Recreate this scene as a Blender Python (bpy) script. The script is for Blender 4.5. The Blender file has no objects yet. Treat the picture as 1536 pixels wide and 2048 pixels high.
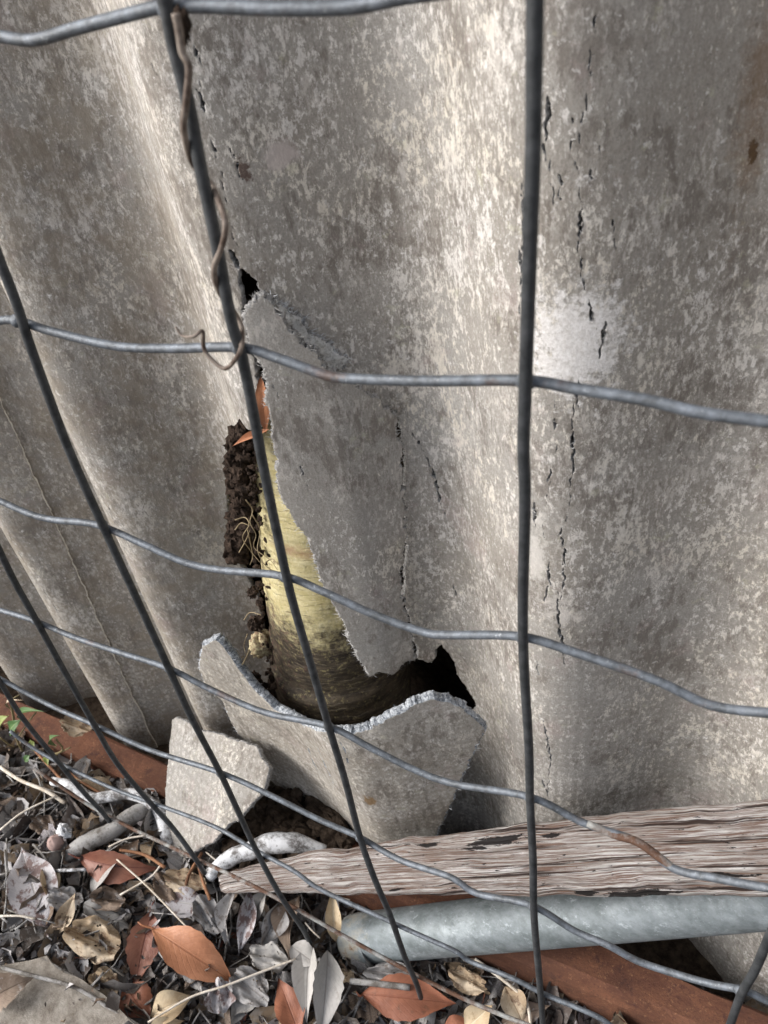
import bpy, math, random
import numpy as np
from mathutils import Matrix, Vector

random.seed(7); RNG = np.random.default_rng(7)
scene = bpy.context.scene
COL = scene.collection

# ------------------------------------------------------------------ camera, sky, sun, exposure
F, CX, CY = 1593.0, 768.0, 1024.0                    # pinhole of the phone, in pixels of a 1536 x 2048 frame
R = np.array([[0.89037819, 0.19452585, -0.41156575],
              [0.43772817, -0.61408061, 0.65673362],
              [-0.12498288, -0.76489522, -0.63191343]])  # columns: camera right, down, forward in world axes
EYE = np.array([0.0, 0.0, 0.65])
cam_d = bpy.data.cameras.new('camera'); cam = bpy.data.objects.new('camera', cam_d); COL.objects.link(cam)
Mx = Matrix.Identity(4)
for r in range(3):
    Mx[r][0] = R[r, 0]; Mx[r][1] = -R[r, 1]; Mx[r][2] = -R[r, 2]; Mx[r][3] = EYE[r]
cam.matrix_world = Mx
cam_d.sensor_fit = 'VERTICAL'; cam_d.sensor_height = 36.0; cam_d.sensor_width = 27.0
cam_d.lens = F / 2048 * 36.0
cam_d.clip_start = 0.01; cam_d.clip_end = 400
cam_d.dof.use_dof = True; cam_d.dof.focus_distance = 0.46; cam_d.dof.aperture_fstop = 19.0
scene.camera = cam

SUN_EL, SUN_DIR = math.radians(35), Vector((-0.84, -0.52, 0))     # direction the light comes from
sd = Vector((SUN_DIR.x, SUN_DIR.y, 0)).normalized() * math.cos(SUN_EL) + Vector((0, 0, math.sin(SUN_EL)))
w = bpy.data.worlds.new('World'); scene.world = w; w.use_nodes = True
nt = w.node_tree; bg = nt.nodes['Background']
sky = nt.nodes.new('ShaderNodeTexSky'); sky.sky_type = 'NISHITA'; sky.sun_disc = False
sky.sun_elevation = SUN_EL; sky.sun_rotation = math.atan2(sd.x, sd.y)
sky.air_density = 1.0; sky.dust_density = 4.0; sky.ozone_density = 1.0
hs = nt.nodes.new('ShaderNodeHueSaturation'); hs.inputs['Saturation'].default_value = 0.45   # thin white cloud greys the blue
nt.links.new(sky.outputs[0], hs.inputs['Color']); nt.links.new(hs.outputs[0], bg.inputs[0]); bg.inputs[1].default_value = 0.105
sl = bpy.data.lights.new('sun', 'SUN'); so = bpy.data.objects.new('sun', sl); COL.objects.link(so)
sl.energy = 1.5; sl.angle = math.radians(40); sl.color = (1.0, 0.993, 0.982)
so.rotation_euler = sd.to_track_quat('Z', 'Y').to_euler()
scene.view_settings.view_transform = 'Standard'; scene.view_settings.look = 'None'
scene.view_settings.gamma = 1.0; scene.view_settings.use_curve_mapping = False
scene.view_settings.exposure = 1.0
scene.render.engine = 'CYCLES'
scene.cycles.use_denoising = True
scene.cycles.max_bounces = 6

# ------------------------------------------------------------------ helpers: rays
def ray(px, py):
    return R @ np.array([(px - CX) / F, (py - CY) / F, 1.0])
def atY(px, py, y):
    r = ray(px, py); return EYE + r * (y / r[1])
def atZ(px, py, z):
    r = ray(px, py); return EYE + r * ((z - EYE[2]) / r[2])
def atD(px, py, d):
    return EYE + ray(px, py) * d
_T = np.linspace(0.12, 0.9, 1600)
def trace(px, py, S):
    r = ray(px, py); P = EYE[None] + r[None] * _T[:, None]
    g = S(P[:, 0], P[:, 2]) - P[:, 1]
    k = np.where((g[:-1] > 0) & (g[1:] <= 0))[0]
    if len(k) == 0: return atY(px, py, 0.3)
    k = k[0]; f = g[k] / (g[k] - g[k + 1]); t = _T[k] + f * (_T[k + 1] - _T[k])
    return EYE + r * t

# ------------------------------------------------------------------ helpers: numpy noise
def _h(i, j, s):
    n = (i * 374761393 + j * 668265263 + s * 1442695041) & 0xffffffff
    n = ((n ^ (n >> 13)) * 1274126177) & 0xffffffff
    return ((n ^ (n >> 16)) & 0xffff) / 32767.5 - 1.0
def vn(x, y, s=0):
    x = np.asarray(x, float); y = np.asarray(y, float)
    i = np.floor(x).astype(np.int64); j = np.floor(y).astype(np.int64)
    a = x - i; b = y - j; a = a * a * (3 - 2 * a); b = b * b * (3 - 2 * b)
    return ((_h(i, j, s) * (1 - a) + _h(i + 1, j, s) * a) * (1 - b) + (_h(i, j + 1, s) * (1 - a) + _h(i + 1, j + 1, s) * a) * b)
def fbm(x, y, s=0, o=4):
    v = 0; a = 1.0
    for k in range(o):
        v = v + a * vn(np.asarray(x) * 2 ** k, np.asarray(y) * 2 ** k, s + k * 17); a *= 0.5
    return v * 0.55
def sstep(a, b, x):
    t = np.clip((np.asarray(x, float) - a) / (b - a), 0, 1); return t * t * (3 - 2 * t)

# ------------------------------------------------------------------ helpers: objects
def tag(o, label=None, cat=None, group=None, kind=None):
    if label: o['label'] = label
    if cat: o['category'] = cat
    if group: o['group'] = group
    if kind: o['kind'] = kind
    return o
def empty(name, loc=(0, 0, 0)):
    o = bpy.data.objects.new(name, None); COL.objects.link(o); o.location = loc; o.empty_display_size = 0.01; return o
def obj(name, verts, faces, mats, parent=None, smooth=True, midx=None, uv=None, at=None):
    me = bpy.data.meshes.new(name)
    me.from_pydata([tuple(v) for v in verts], [], faces)
    for m in (mats if isinstance(mats, (list, tuple)) else [mats]): me.materials.append(m.m if isinstance(m, Mat) else m)
    if midx is not None: me.polygons.foreach_set('material_index', np.asarray(midx, np.int32))
    me.polygons.foreach_set('use_smooth', np.full(len(me.polygons), smooth))
    if uv is not None:
        lay = me.uv_layers.new(name='UVMap')
        li = np.empty(len(me.loops), np.int32); me.loops.foreach_get('vertex_index', li)
        lay.data.foreach_set('uv', np.asarray(uv, float)[li].ravel())
    me.update()
    o = bpy.data.objects.new(name, me); COL.objects.link(o)
    if parent is not None: o.parent = parent
    if at is not None: recenter(o, at)
    return o
def recenter(o, at):
    o.data.transform(Matrix.Translation(-Vector(at))); o.location = at
def smooth_line(P, n=6):
    P = [np.asarray(p, float) for p in P]
    if len(P) < 3: return P
    Q = [2 * P[0] - P[1]] + P + [2 * P[-1] - P[-2]]; out = []
    for i in range(1, len(Q) - 2):
        for k in range(n):
            t = k / n
            out.append(0.5 * ((2 * Q[i]) + (-Q[i - 1] + Q[i + 1]) * t + (2 * Q[i - 1] - 5 * Q[i] + 4 * Q[i + 1] - Q[i + 2]) * t * t + (-Q[i - 1] + 3 * Q[i] - 3 * Q[i + 1] + Q[i + 2]) * t ** 3))
    out.append(P[-1]); return out
def tube_data(P, rad, seg=10, ripple=None, uvscale=1.0):
    P = np.array(P); n = len(P)
    rad = np.interp(np.linspace(0, 1, n), np.linspace(0, 1, len(rad)), rad) if np.ndim(rad) else np.full(n, rad)
    T = np.gradient(P, axis=0); T /= np.linalg.norm(T, axis=1)[:, None] + 1e-12
    up = np.array([0.1, -1.0, 0.35]); V = []; UV = []
    L = np.concatenate([[0], np.cumsum(np.linalg.norm(np.diff(P, axis=0), axis=1))])
    for i in range(n):
        a = np.cross(T[i], up); a /= np.linalg.norm(a) + 1e-12; b = np.cross(a, T[i])
        for k in range(seg):
            th = 2 * math.pi * k / seg; r = rad[i] * (1 + (ripple(L[i], th) if ripple else 0))
            V.append(P[i] + r * (math.cos(th) * a + math.sin(th) * b)); UV.append((L[i] * uvscale, k / seg))
    Fc = [(i * seg + k, i * seg + (k + 1) % seg, (i + 1) * seg + (k + 1) % seg, (i + 1) * seg + k) for i in range(n - 1) for k in range(seg)]
    Fc.append(tuple(range(seg))[::-1]); Fc.append(tuple((n - 1) * seg + k for k in range(seg)))
    return V, Fc, UV
def tube(name, P, rad, mat, parent=None, seg=10, sm=5, ripple=None, at=None):
    V, Fc, UV = tube_data(smooth_line(P, sm) if sm else P, rad, seg, ripple)
    return obj(name, V, Fc, mat, parent, uv=UV, at=at)
def join(parts):
    V = []; Fc = []; UV = []
    for v, f, u in parts:
        o = len(V); V += list(v); Fc += [tuple(i + o for i in t) for t in f]; UV += list(u)
    return V, Fc, UV

# ------------------------------------------------------------------ helpers: materials
class Mat:
    def __init__(s, name, rough=0.8, metallic=0.0, spec=0.3):
        s.m = bpy.data.materials.new(name); s.m.use_nodes = True; s.t = s.m.node_tree; s.b = s.t.nodes['Principled BSDF']
        s.b.inputs['Roughness'].default_value = rough; s.b.inputs['Metallic'].default_value = metallic
        s.b.inputs['Specular IOR Level'].default_value = spec
        s.tc = s.t.nodes.new('ShaderNodeTexCoord'); s.geo = s.t.nodes.new('ShaderNodeNewGeometry')
        s.P = s.geo.outputs['Position']
    def set(s, sock, v):
        if isinstance(v, bpy.types.NodeSocket): s.t.links.new(v, sock)
        else:
            if isinstance(v, (tuple, list)) and len(v) == 3 and sock.type == 'RGBA': v = (*v, 1)
            sock.default_value = v
    def mp(s, vec, scale=(1, 1, 1), rot=(0, 0, 0), loc=(0, 0, 0)):
        n = s.t.nodes.new('ShaderNodeMapping'); s.set(n.inputs[0], vec); n.inputs['Scale'].default_value = scale
        n.inputs['Rotation'].default_value = rot; n.inputs['Location'].default_value = loc; return n.outputs[0]
    def noise(s, scale, detail=6, rough=0.6, vec=None, dist=0.0):
        n = s.t.nodes.new('ShaderNodeTexNoise'); s.set(n.inputs['Vector'], vec or s.P)
        n.inputs['Scale'].default_value = scale; n.inputs['Detail'].default_value = detail
        n.inputs['Roughness'].default_value = rough; n.inputs['Distortion'].default_value = dist; return n.outputs[0]
    def vor(s, scale, vec=None, feat='F1'):
        n = s.t.nodes.new('ShaderNodeTexVoronoi'); n.feature = feat; s.set(n.inputs['Vector'], vec or s.P); n.inputs['Scale'].default_value = scale; return n.outputs['Distance']
    def wave(s, scale, vec=None, dist=0.0, dscale=1.0, axis='X'):
        n = s.t.nodes.new('ShaderNodeTexWave'); n.bands_direction = axis; s.set(n.inputs['Vector'], vec or s.P); n.inputs['Scale'].default_value = scale
        n.inputs['Distortion'].default_value = dist; n.inputs['Detail Scale'].default_value = dscale; return n.outputs[1]
    def mr(s, v, a, b, c=0.0, d=1.0, sm=False):
        n = s.t.nodes.new('ShaderNodeMapRange'); n.interpolation_type = 'SMOOTHSTEP' if sm else 'LINEAR'
        s.set(n.inputs[0], v)
        for i, q in enumerate((a, b, c, d)): n.inputs[i + 1].default_value = q
        return n.outputs[0]
    def math(s, op, a, b=0.0, clamp=False):
        n = s.t.nodes.new('ShaderNodeMath'); n.operation = op; n.use_clamp = clamp; s.set(n.inputs[0], a); s.set(n.inputs[1], b); return n.outputs[0]
    def mix(s, f, a, b, mode='MIX'):
        n = s.t.nodes.new('ShaderNodeMix'); n.data_type = 'RGBA'; n.blend_type = mode
        s.set(n.inputs[0], f); s.set(n.inputs[6], a); s.set(n.inputs[7], b); return n.outputs[2]
    def sep(s, v):
        n = s.t.nodes.new('ShaderNodeSeparateXYZ'); s.set(n.inputs[0], v); return n.outputs
    def color(s, c): s.set(s.b.inputs['Base Color'], c)
    def bump(s, h, strength=0.5, dist=0.001, prev=None):
        n = s.t.nodes.new('ShaderNodeBump'); s.set(n.inputs['Height'], h); n.inputs['Strength'].default_value = strength
        n.inputs['Distance'].default_value = dist
        if prev is not None: s.set(n.inputs['Normal'], prev)
        s.t.links.new(n.outputs[0], s.b.inputs['Normal']); return n.outputs[0]
    def ell(s, c, r):                                   # soft mask of a stain with a shape of its own: 1 at c, 0 at radius
        v = s.mp(s.P, scale=(1 / r[0], 1 / r[1], 1 / r[2]), loc=(-c[0] / r[0], -c[1] / r[1], -c[2] / r[2]))
        n = s.t.nodes.new('ShaderNodeVectorMath'); n.operation = 'LENGTH'; s.set(n.inputs[0], v)
        return s.mr(n.outputs['Value'], 1.0, 0.0)

# ------------------------------------------------------------------ the corrugated surface
CREST = np.array([-2.2, -0.98, -0.826, -0.672, -0.526, -0.393, -0.243, -0.085, 0.085, 0.24, 0.39, 1.75])
CIDX = np.array([-8 - 1, -3.0, -2, -1, 0, 1, 2, 3, 4, 5, 6, 15])
def M0(x, z):
    ph = np.interp(x, CREST, CIDX)
    # smooth the piecewise phase a little
    ph = 0.5 * ph + 0.25 * (np.interp(np.asarray(x) - 0.03, CREST, CIDX) + np.interp(np.asarray(x) + 0.03, CREST, CIDX))
    c = np.cos(2 * np.pi * ph)
    return 0.300 - 0.022 * c + 0.0012 * fbm(np.asarray(x) * 14, np.asarray(z) * 9, 3, 3)
def M(x, z):
    y = M0(x, z)
    # the crest beside the break has been pushed in and out a little
    y = y - 0.006 * np.exp(-((x + 0.20) / 0.03) ** 2 - ((z - 0.30) / 0.07) ** 2)
    return y
def FL(x, z):                                          # flap pushed outward by the trunk, flatter than the crest it came from
    base = M(x, z)
    flat = 0.268 + 0.10 * np.clip(np.asarray(x) + 0.235, -0.05, 0.2)
    k = 0.55 * sstep(-0.165, -0.20, x)
    out = 0.001 + 0.006 * sstep(-0.17, -0.24, x)
    return base * (1 - k) + flat * k - out
def GL(x, z):                                          # broken lower piece leaning outward, opened flatter than the crest
    x = np.asarray(x, float); z = np.asarray(z, float)
    t = np.clip((z - 0.06) / 0.2, -.2, 1.6)
    d = x + 0.208
    lf = np.sqrt(np.minimum(d, 0) ** 2 + .018 ** 2) - .018
    rt = np.sqrt(np.maximum(d, 0) ** 2 + .022 ** 2) - .022
    return 0.248 - 0.020 * t + .024 * np.tanh(lf / .050) + .66 * rt + .0012 * fbm(x * 40, z * 30, 12, 3)
def poly_px(P, S): return np.array([trace(px, py, S)[[0, 2]] for px, py in P])

def dedupe(L):
    out = [float(L[0][0])]
    for a in L:
        st = float(a[1] - a[0]) if len(a) > 1 else 1e-4
        for v in a:
            if v - out[-1] > .6 * st: out.append(float(v))
    return np.array(out)
def dense(P, step=0.002, closed=True):
    P = np.asarray(P); out = []
    n = len(P)
    for i in range(n if closed else n - 1):
        a, b = P[i], P[(i + 1) % n]; k = max(1, int(np.linalg.norm(b - a) / step))
        for j in range(k): out.append(a + (b - a) * j / k)
    if not closed: out.append(P[-1])
    return np.array(out)
def seg_dist(X, Z, A, B):
    d = B - A; L = d @ d + 1e-15
    t = np.clip(((X - A[0]) * d[0] + (Z - A[1]) * d[1]) / L, 0, 1)
    return np.hypot(X - A[0] - t * d[0], Z - A[1] - t * d[1])
def poly_sdf(X, Z, P):                                  # > 0 inside
    D = np.full(X.shape, 1e3); ins = np.zeros(X.shape, bool)
    for i in range(len(P)):
        A, B = P[i], P[(i + 1) % len(P)]
        D = np.minimum(D, seg_dist(X, Z, A, B))
        cond = ((A[1] > Z) != (B[1] > Z))
        with np.errstate(divide='ignore', invalid='ignore'):
            xi = (B[0] - A[0]) * (Z - A[1]) / (B[1] - A[1] + 1e-18) + A[0]
        ins ^= cond & (X < xi)
    return np.where(ins, D, -D)
def rag(X, Z, a=0.0009, b=0.0016, s=5): return a * vn(X * 900, Z * 900, s) + b * fbm(X * 170, Z * 170, s + 1, 3)

def shell(name, us, vs, sdf, mp, th, mats, parent=None, fibres=None, flen=0.0025, fstep=1, edge_out=0.0006, seed=1):
    """ragged-edged plate: front, back and a rough broken edge. sdf(U,V)>0 is kept; mp(u,v)->xyz"""
    U, V = np.meshgrid(us, vs, indexing='ij'); S = sdf(U, V); nu, nv = U.shape
    idx = np.arange(nu * nv).reshape(nu, nv); Sf = S.ravel(); Uf = U.ravel(); Vf = V.ravel()
    a = idx[:-1, :-1].ravel(); b = idx[1:, :-1].ravel(); c = idx[1:, 1:].ravel(); d = idx[:-1, 1:].ravel()
    q = np.stack([a, b, c, d], 1); pos = (Sf[q] > 0); cnt = pos.sum(1)
    faces = [tuple(t) for t in q[cnt == 4].tolist()]
    xu = []; xv = []; ed = {}; segs = []
    def cut(i, j):
        k = (i, j) if i < j else (j, i)
        if k not in ed:
            t = Sf[i] / (Sf[i] - Sf[j]); t = min(max(t, 0.02), 0.98)
            xu.append(Uf[i] + t * (Uf[j] - Uf[i])); xv.append(Vf[i] + t * (Vf[j] - Vf[i])); ed[k] = nu * nv + len(xu) - 1
        return ed[k]
    for t in q[(cnt > 0) & (cnt < 4)].tolist():
        poly = []; en = []
        for k in range(4):
            i, j = t[k], t[(k + 1) % 4]
            if Sf[i] > 0: poly.append(i)
            if (Sf[i] > 0) != (Sf[j] > 0):
                e = cut(i, j); poly.append(e); en.append((e, Sf[i] > 0))
        if len(poly) >= 3: faces.append(tuple(poly))
        outs = [e for e, o in en if o]; ins = [e for e, o in en if not o]
        if len(outs) == 1 and len(ins) == 1: segs.append((outs[0], ins[0]))
    # outer border of the kept grid
    allU = np.concatenate([Uf, xu]); allV = np.concatenate([Vf, xv])
    used = np.zeros(len(allU), bool)
    flat = np.fromiter((i for f in faces for i in f), np.int64); used[flat] = True
    remap = -np.ones(len(allU), np.int64); remap[used] = np.arange(used.sum())
    u = allU[used]; v = allV[used]; N = len(u)
    P = mp(u, v); e = 2e-4
    du = mp(u + e, v) - mp(u - e, v); dv = mp(u, v + e) - mp(u, v - e)
    nn = np.cross(du, dv); nn /= np.linalg.norm(nn, axis=1)[:, None] + 1e-15
    # fine waviness so that broken zones look rough
    Pb = P - nn * th
    faces = [tuple(remap[list(f)].tolist()) for f in faces]
    nf = len(faces); back = [tuple(i + N for i in f[::-1]) for f in faces]
    allF = faces + back; mi = [0] * (2 * nf)
    verts = [*P, *Pb]
    # rough broken edge in 4 rows
    rows = 3; ring = {}
    rr = random.Random(seed)
    cen = {}
    for s0, s1 in segs:
        for t_ in (s0, s1): cen.setdefault(t_, []).append((s0, s1))
    def outdir(t_):
        g = np.zeros(3)
        for s0, s1 in cen[t_]:
            i0, i1 = remap[s0], remap[s1]; g += np.cross(P[i1] - P[i0], nn[i0])
        return g / (np.linalg.norm(g) + 1e-12)
    OD = {}
    for t_ in cen:
        i = remap[t_]; o = outdir(t_); OD[t_] = o; L = [int(i)]
        for k in range(1, rows):
            f = k / rows
            verts.append(P[i] * (1 - f) + Pb[i] * f + o * edge_out * (rr.random() * 2 - 0.2)); L.append(len(verts) - 1)
        L.append(int(i) + N); ring[t_] = L
    for s0, s1 in segs:
        A, B = ring[s0], ring[s1]
        for k in range(rows): allF.append((A[k], A[k + 1], B[k + 1], B[k])); mi.append(1)
    o = obj(name, verts, allF, mats, parent, midx=mi)
    if fibres is not None and segs:
        FV = []; FF = []
        for s0, s1 in segs[::1]:
            for _ in range(fstep):
                t = rr.random(); i = remap[s0]; j = remap[s1]; dpt = rr.random() ** 1.2
                p = (P[i] * (1 - t) + P[j] * t) * (1 - dpt) + (Pb[i] * (1 - t) + Pb[j] * t) * dpt
                tan = P[j] - P[i]; tan /= np.linalg.norm(tan) + 1e-12
                dr = OD[s0] * (0.35 + rr.random()) + tan * rr.uniform(-1.2, 1.2) + nn[i] * rr.uniform(-0.5, 0.6)
                dr /= np.linalg.norm(dr); ln = flen * (0.25 + rr.random() ** 2 * 1.3)
                sd_ = np.cross(dr, np.array([rr.uniform(-1, 1), rr.uniform(-1, 1), rr.uniform(-1, 1)])); sd_ /= np.linalg.norm(sd_) + 1e-9
                wd = 0.00016
                mid = p + dr * ln * 0.55 + nn[i] * ln * rr.uniform(-.15, .15)
                k = len(FV); FV += [p - sd_ * wd, p + sd_ * wd, mid + sd_ * wd * .8, mid - sd_ * wd * .8, p + dr * ln + tan * ln * rr.uniform(-.3, .3)]
                FF += [(k, k + 1, k + 2, k + 3), (k + 3, k + 2, k + 4)]
        fo = obj('edge_fibres', FV, FF, fibres, o, smooth=False); fo['kind'] = 'stuff'
    return o
def sheetmap(S):
    return lambda u, v: np.stack([u, S(u, v), v], 1)

# ------------------------------------------------------------------ materials
def fibro(name, warm=0.0, light=0.0, bs=.55):
    m = Mat(name, rough=0.85, spec=0.22)
    v1 = m.mp(m.P, scale=(1, 1, 0.62), rot=(0, math.radians(14), 0))
    big = m.noise(16, 5, .62, m.mp(m.P, scale=(1, 1, .55)))
    mid = m.noise(270, 7, .80, v1, 0.4)
    fine = m.noise(520, 6, .8, m.mp(m.P, scale=(1, 1, 0.5)))
    grain = m.noise(1000, 3, .65)
    k = m.math('ADD', m.math('MULTIPLY', m.math('ADD', m.math('MULTIPLY', big, .5), m.math('MULTIPLY', m.noise(60, 7, .72, v1), .5)), 0.55), m.math('ADD', m.math('MULTIPLY', mid, .58), m.math('MULTIPLY', fine, .38)))
    th = 0.775 - light
    blot = m.mr(k, th, th + 0.035, sm=True)
    k2 = m.math('ADD', m.math('MULTIPLY', m.noise(430, 6, .78, m.mp(m.P, scale=(1, 1, 0.5))), .62), m.math('MULTIPLY', m.noise(40, 6, .65), .38))
    speck = m.mr(k2, .53, .575)
    g_ = m.mr(m.noise(9, 6, .65), .36, .62)
    base = m.mix(g_, (.30 + warm, .272 + warm * .8, .238 + warm * .5), (.37 + warm, .356 + warm * .8, .336 + warm * .5))
    base = m.mix(m.mr(fine, .40, .60, 0, .5), base, (.45, .43, .40))
    base = m.mix(m.mr(grain, .45, .62, 0, .35), base, (.17, .155, .14))
    pale = m.mix(m.mr(m.noise(21, 3), .4, .62), (.72, .69, .66), (.70, .65, .57))
    c = m.mix(m.math('MULTIPLY', speck, .55), base, (.62, .58, .54))
    c = m.mix(m.math('MULTIPLY', blot, m.mr(fine, .38, .6, .5, .95)), c, pale)
    dark = m.mr(m.math('ADD', m.math('MULTIPLY', m.noise(180, 8, .8, m.mp(m.P, scale=(1, 1, .4), loc=(5, 1, 2))), .6), m.math('MULTIPLY', m.noise(22, 5, .6, m.mp(m.P, loc=(1, 8, 2))), .4)), .515, .565)
    c = m.mix(m.math('MULTIPLY', dark, .6), c, (.14, .118, .10))
    lich = m.mr(m.noise(70, 9, .75, m.mp(m.P, loc=(9, 4, 6))), .60, .66)
    c = m.mix(m.math('MULTIPLY', lich, .35), c, (.58, .57, .42))
    ros = m.mr(m.noise(24, 7, .7, m.mp(m.P, loc=(2, 4, 16))), .58, .66)
    c = m.mix(m.math('MULTIPLY', ros, .3), c, (.42, .33, .32))
    pits = m.mr(m.vor(330), .0, .17, 1, 0)
    pits = m.math('MULTIPLY', pits, m.mr(m.noise(60, 3), .52, .6))
    c = m.mix(m.math('MULTIPLY', pits, .65), c, (.08, .07, .06))
    m.fc = c
    x, y, z = m.sep(m.P)
    wv = m.math('MULTIPLY', m.wave(52, m.mp(m.P, scale=(1, 1, 1)), axis='X'), m.wave(52, m.mp(m.P), axis='Z'))
    gm = m.mr(z, .40, .16)
    nrm = m.bump(m.math('ADD', m.math('MULTIPLY', mid, .5), m.math('ADD', m.math('MULTIPLY', fine, .6), m.math('MULTIPLY', grain, .25))), bs, .0012)
    m.bump(m.math('MULTIPLY', wv, gm), .35, .00035, nrm)
    # the woven print also holds grime
    c = m.mix(m.math('MULTIPLY', m.math('MULTIPLY', m.mr(wv, .15, .6, 1, 0), gm), .22), c, (.13, .115, .09))
    m.fc = c
    m.color(c)
    return m
m_sheet = fibro('fibro_sheet')
xs_ = m_sheet.sep(m_sheet.P)[0]                       # the left part of the fence is browner with soil dust
m_sheet.fc = m_sheet.mix(m_sheet.math('MULTIPLY', m_sheet.mr(xs_, -.22, -.34), m_sheet.mr(m_sheet.noise(45, 8, .75), .44, .58, .05, .55)), m_sheet.fc, (.30, .255, .20)); m_sheet.color(m_sheet.fc)
def stain(m, c, rad, col, lo=.35, hi=.6, amt=.85, nscale=120, na=2.2):
    e = m.ell(c, rad); k = m.math('ADD', e, m.math('MULTIPLY', m.math('SUBTRACT', m.noise(nscale, 7, .75), .5), na))
    m.fc = m.mix(m.math('MULTIPLY', m.mr(k, lo, hi), amt), m.fc, col); m.color(m.fc)
cpt = trace(1145, 690, M); stain(m_sheet, cpt, (.027, .06, .034), m_sheet.mix(m_sheet.mr(m_sheet.noise(500, 7, .8), .35, .62), (.62, .59, .56), (.95, .93, .92)), .22, .55, .95, 220, 2.6)
cpt = trace(1506, 305, M); stain(m_sheet, cpt, (.0024, .05, .008), (.012, .008, .005), .35, .5, .95, 400)
stain(m_sheet, trace(1515, 190, M), (.011, .05, .075), (.17, .10, .05), .35, .9, .6)
stain(m_sheet, trace(487, 340, M), (.004, .03, .01), (.07, .035, .025), .4, .6, .8, 300)
stain(m_sheet, trace(1120, 1230, M), (.02, .06, .03), (.66, .62, .58), .5, .8, .6)
stain(m_sheet, trace(1075, 1100, M), (.012, .06, .06), (.7, .67, .63), .5, .8, .6)
stain(m_sheet, trace(560, 310, M), (.011, .06, .01), (.52, .46, .44), .3, .5, .7, 60)
m_flap = fibro('fibro_flap', light=-.02)
m_lower = fibro('fibro_lower', warm=.07, light=-.01)
stain(m_lower, trace(740, 1602, GL), (.007, .04, .011), (.21, .125, .05), .3, .5, .8, 300)
m_plate = fibro('fibro_plate', light=-.02, bs=.25)
m_edge = Mat('broken_fibro_edge', .95, spec=.1)
m_edge.color(m_edge.mix(m_edge.mr(m_edge.noise(420, 7, .85), .42, .56), (.15, .165, .19), (.60, .63, .66)))
m_edge.bump(m_edge.noise(900, 5, .8), .9, .001)
m_edgew = Mat('weathered_broken_edge', .95, spec=.1)
m_edgew.color(m_edgew.mix(m_edgew.mr(m_edgew.noise(500, 5, .8), .35, .65), (.13, .125, .12), (.52, .51, .50)))
m_edgew.bump(m_edgew.noise(900, 5, .8), .9, .001)
m_lap = Mat('pale_lap_edge', .9); m_lap.color((.78, .76, .70))
m_fib = Mat('fibre_white', .9); m_fib.color((.62, .64, .67))
m_fibw = Mat('fibre_grey', .9); m_fibw.color((.5, .49, .47))

m_soil = Mat('dark_soil', .95, spec=.15)
m_soil.color(m_soil.mix(m_soil.mr(m_soil.noise(160, 8, .7), .35, .65), (.030, .021, .015), (.115, .085, .062)))
m_soil.bump(m_soil.noise(220, 8, .75), 1.0, .004)
m_clod = Mat('brown_soil_clod', .95, spec=.15)
m_clod.color(m_clod.mix(m_clod.mr(m_clod.noise(260, 7, .7), .35, .66), (.014, .010, .008), (.105, .072, .054)))
m_clod.bump(m_clod.noise(420, 7, .75), 1.0, .003)

m_zinc = Mat('old_galvanised_wire', .5, metallic=.25, spec=.5)
zn = m_zinc.mr(m_zinc.noise(220, 7, .7), .35, .7)
zc = m_zinc.mix(zn, (.065, .072, .08), (.19, .215, .25))
zc = m_zinc.mix(m_zinc.math('MULTIPLY', m_zinc.mr(m_zinc.noise(500, 4, .7), .62, .72), .6), zc, (.5, .53, .56))
rustk = m_zinc.mr(m_zinc.noise(28, 5, .7), .60, .68)
m_zinc.color(m_zinc.mix(m_zinc.math('MULTIPLY', rustk, .55), zc, (.13, .075, .05)))
m_zinc.bump(m_zinc.noise(700, 5, .7), .5, .0006)
m_vert = Mat('backlit_dark_wire', .55, metallic=.2, spec=.4)  # zinc made darker: backlit shade of the uprights put into the colour
m_vert.color(m_vert.mix(m_vert.mr(m_vert.noise(160, 7, .7), .35, .7), (.028, .031, .034), (.085, .090, .096)))
m_vert.bump(m_vert.noise(600, 5, .7), .4, .0006)
m_rustw = Mat('rusty_wire', .75, metallic=.1, spec=.3)
ra = m_rustw.mr(m_rustw.noise(45, 6, .7), .42, .56)
m_rustw.color(m_rustw.mix(ra, m_rustw.mix(m_rustw.noise(300), (.13, .14, .145), (.42, .42, .40)), m_rustw.mix(m_rustw.noise(300), (.055, .030, .022), (.15, .08, .05))))
m_rustw.bump(m_rustw.noise(600, 5, .7), .6, .0008)

# ------------------------------------------------------------------ ground, and an added light-blocking block behind the sheets
def gz(x, y):
    x = np.asarray(x, float); y = np.asarray(y, float)
    return -0.018 - .05 * sstep(.252, .262, y + .005 * sstep(-.45, -.7, x)) * (x < -.1) - .025 * sstep(.255, .262, y) * (x >= -.1) + 0.035 * sstep(-0.20, -0.42, x) + 0.006 * fbm(x * 16, y * 16, 11, 4) * sstep(0.9, 0.3, np.hypot(x + .2, y - .1))
def grid(xs, ys, fz):
    X, Y = np.meshgrid(xs, ys, indexing='ij'); Z = fz(X, Y); n, m_ = X.shape
    V = np.stack([X, Y, Z], -1).reshape(-1, 3); i = np.arange(n * m_).reshape(n, m_)
    q = np.stack([i[:-1, :-1], i[1:, :-1], i[1:, 1:], i[:-1, 1:]], -1).reshape(-1, 4)
    return V, [tuple(t) for t in q.tolist()]
xs = np.concatenate([[-200, -40, -8, -3, -1.6], np.arange(-1.2, .6, .006), [1, 3, 8, 40, 200]])
ys = np.concatenate([[-200, -40, -8, -3, -1.2, -.7], np.arange(-.4, .5, .006), [.8, 2, 8, 40, 200]])
V, Fc = grid(xs, ys, lambda X, Y: gz(X, Y) + .004 * fbm(X * 90, Y * 90, 4, 3) * (np.hypot(X, Y) < 2))
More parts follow.
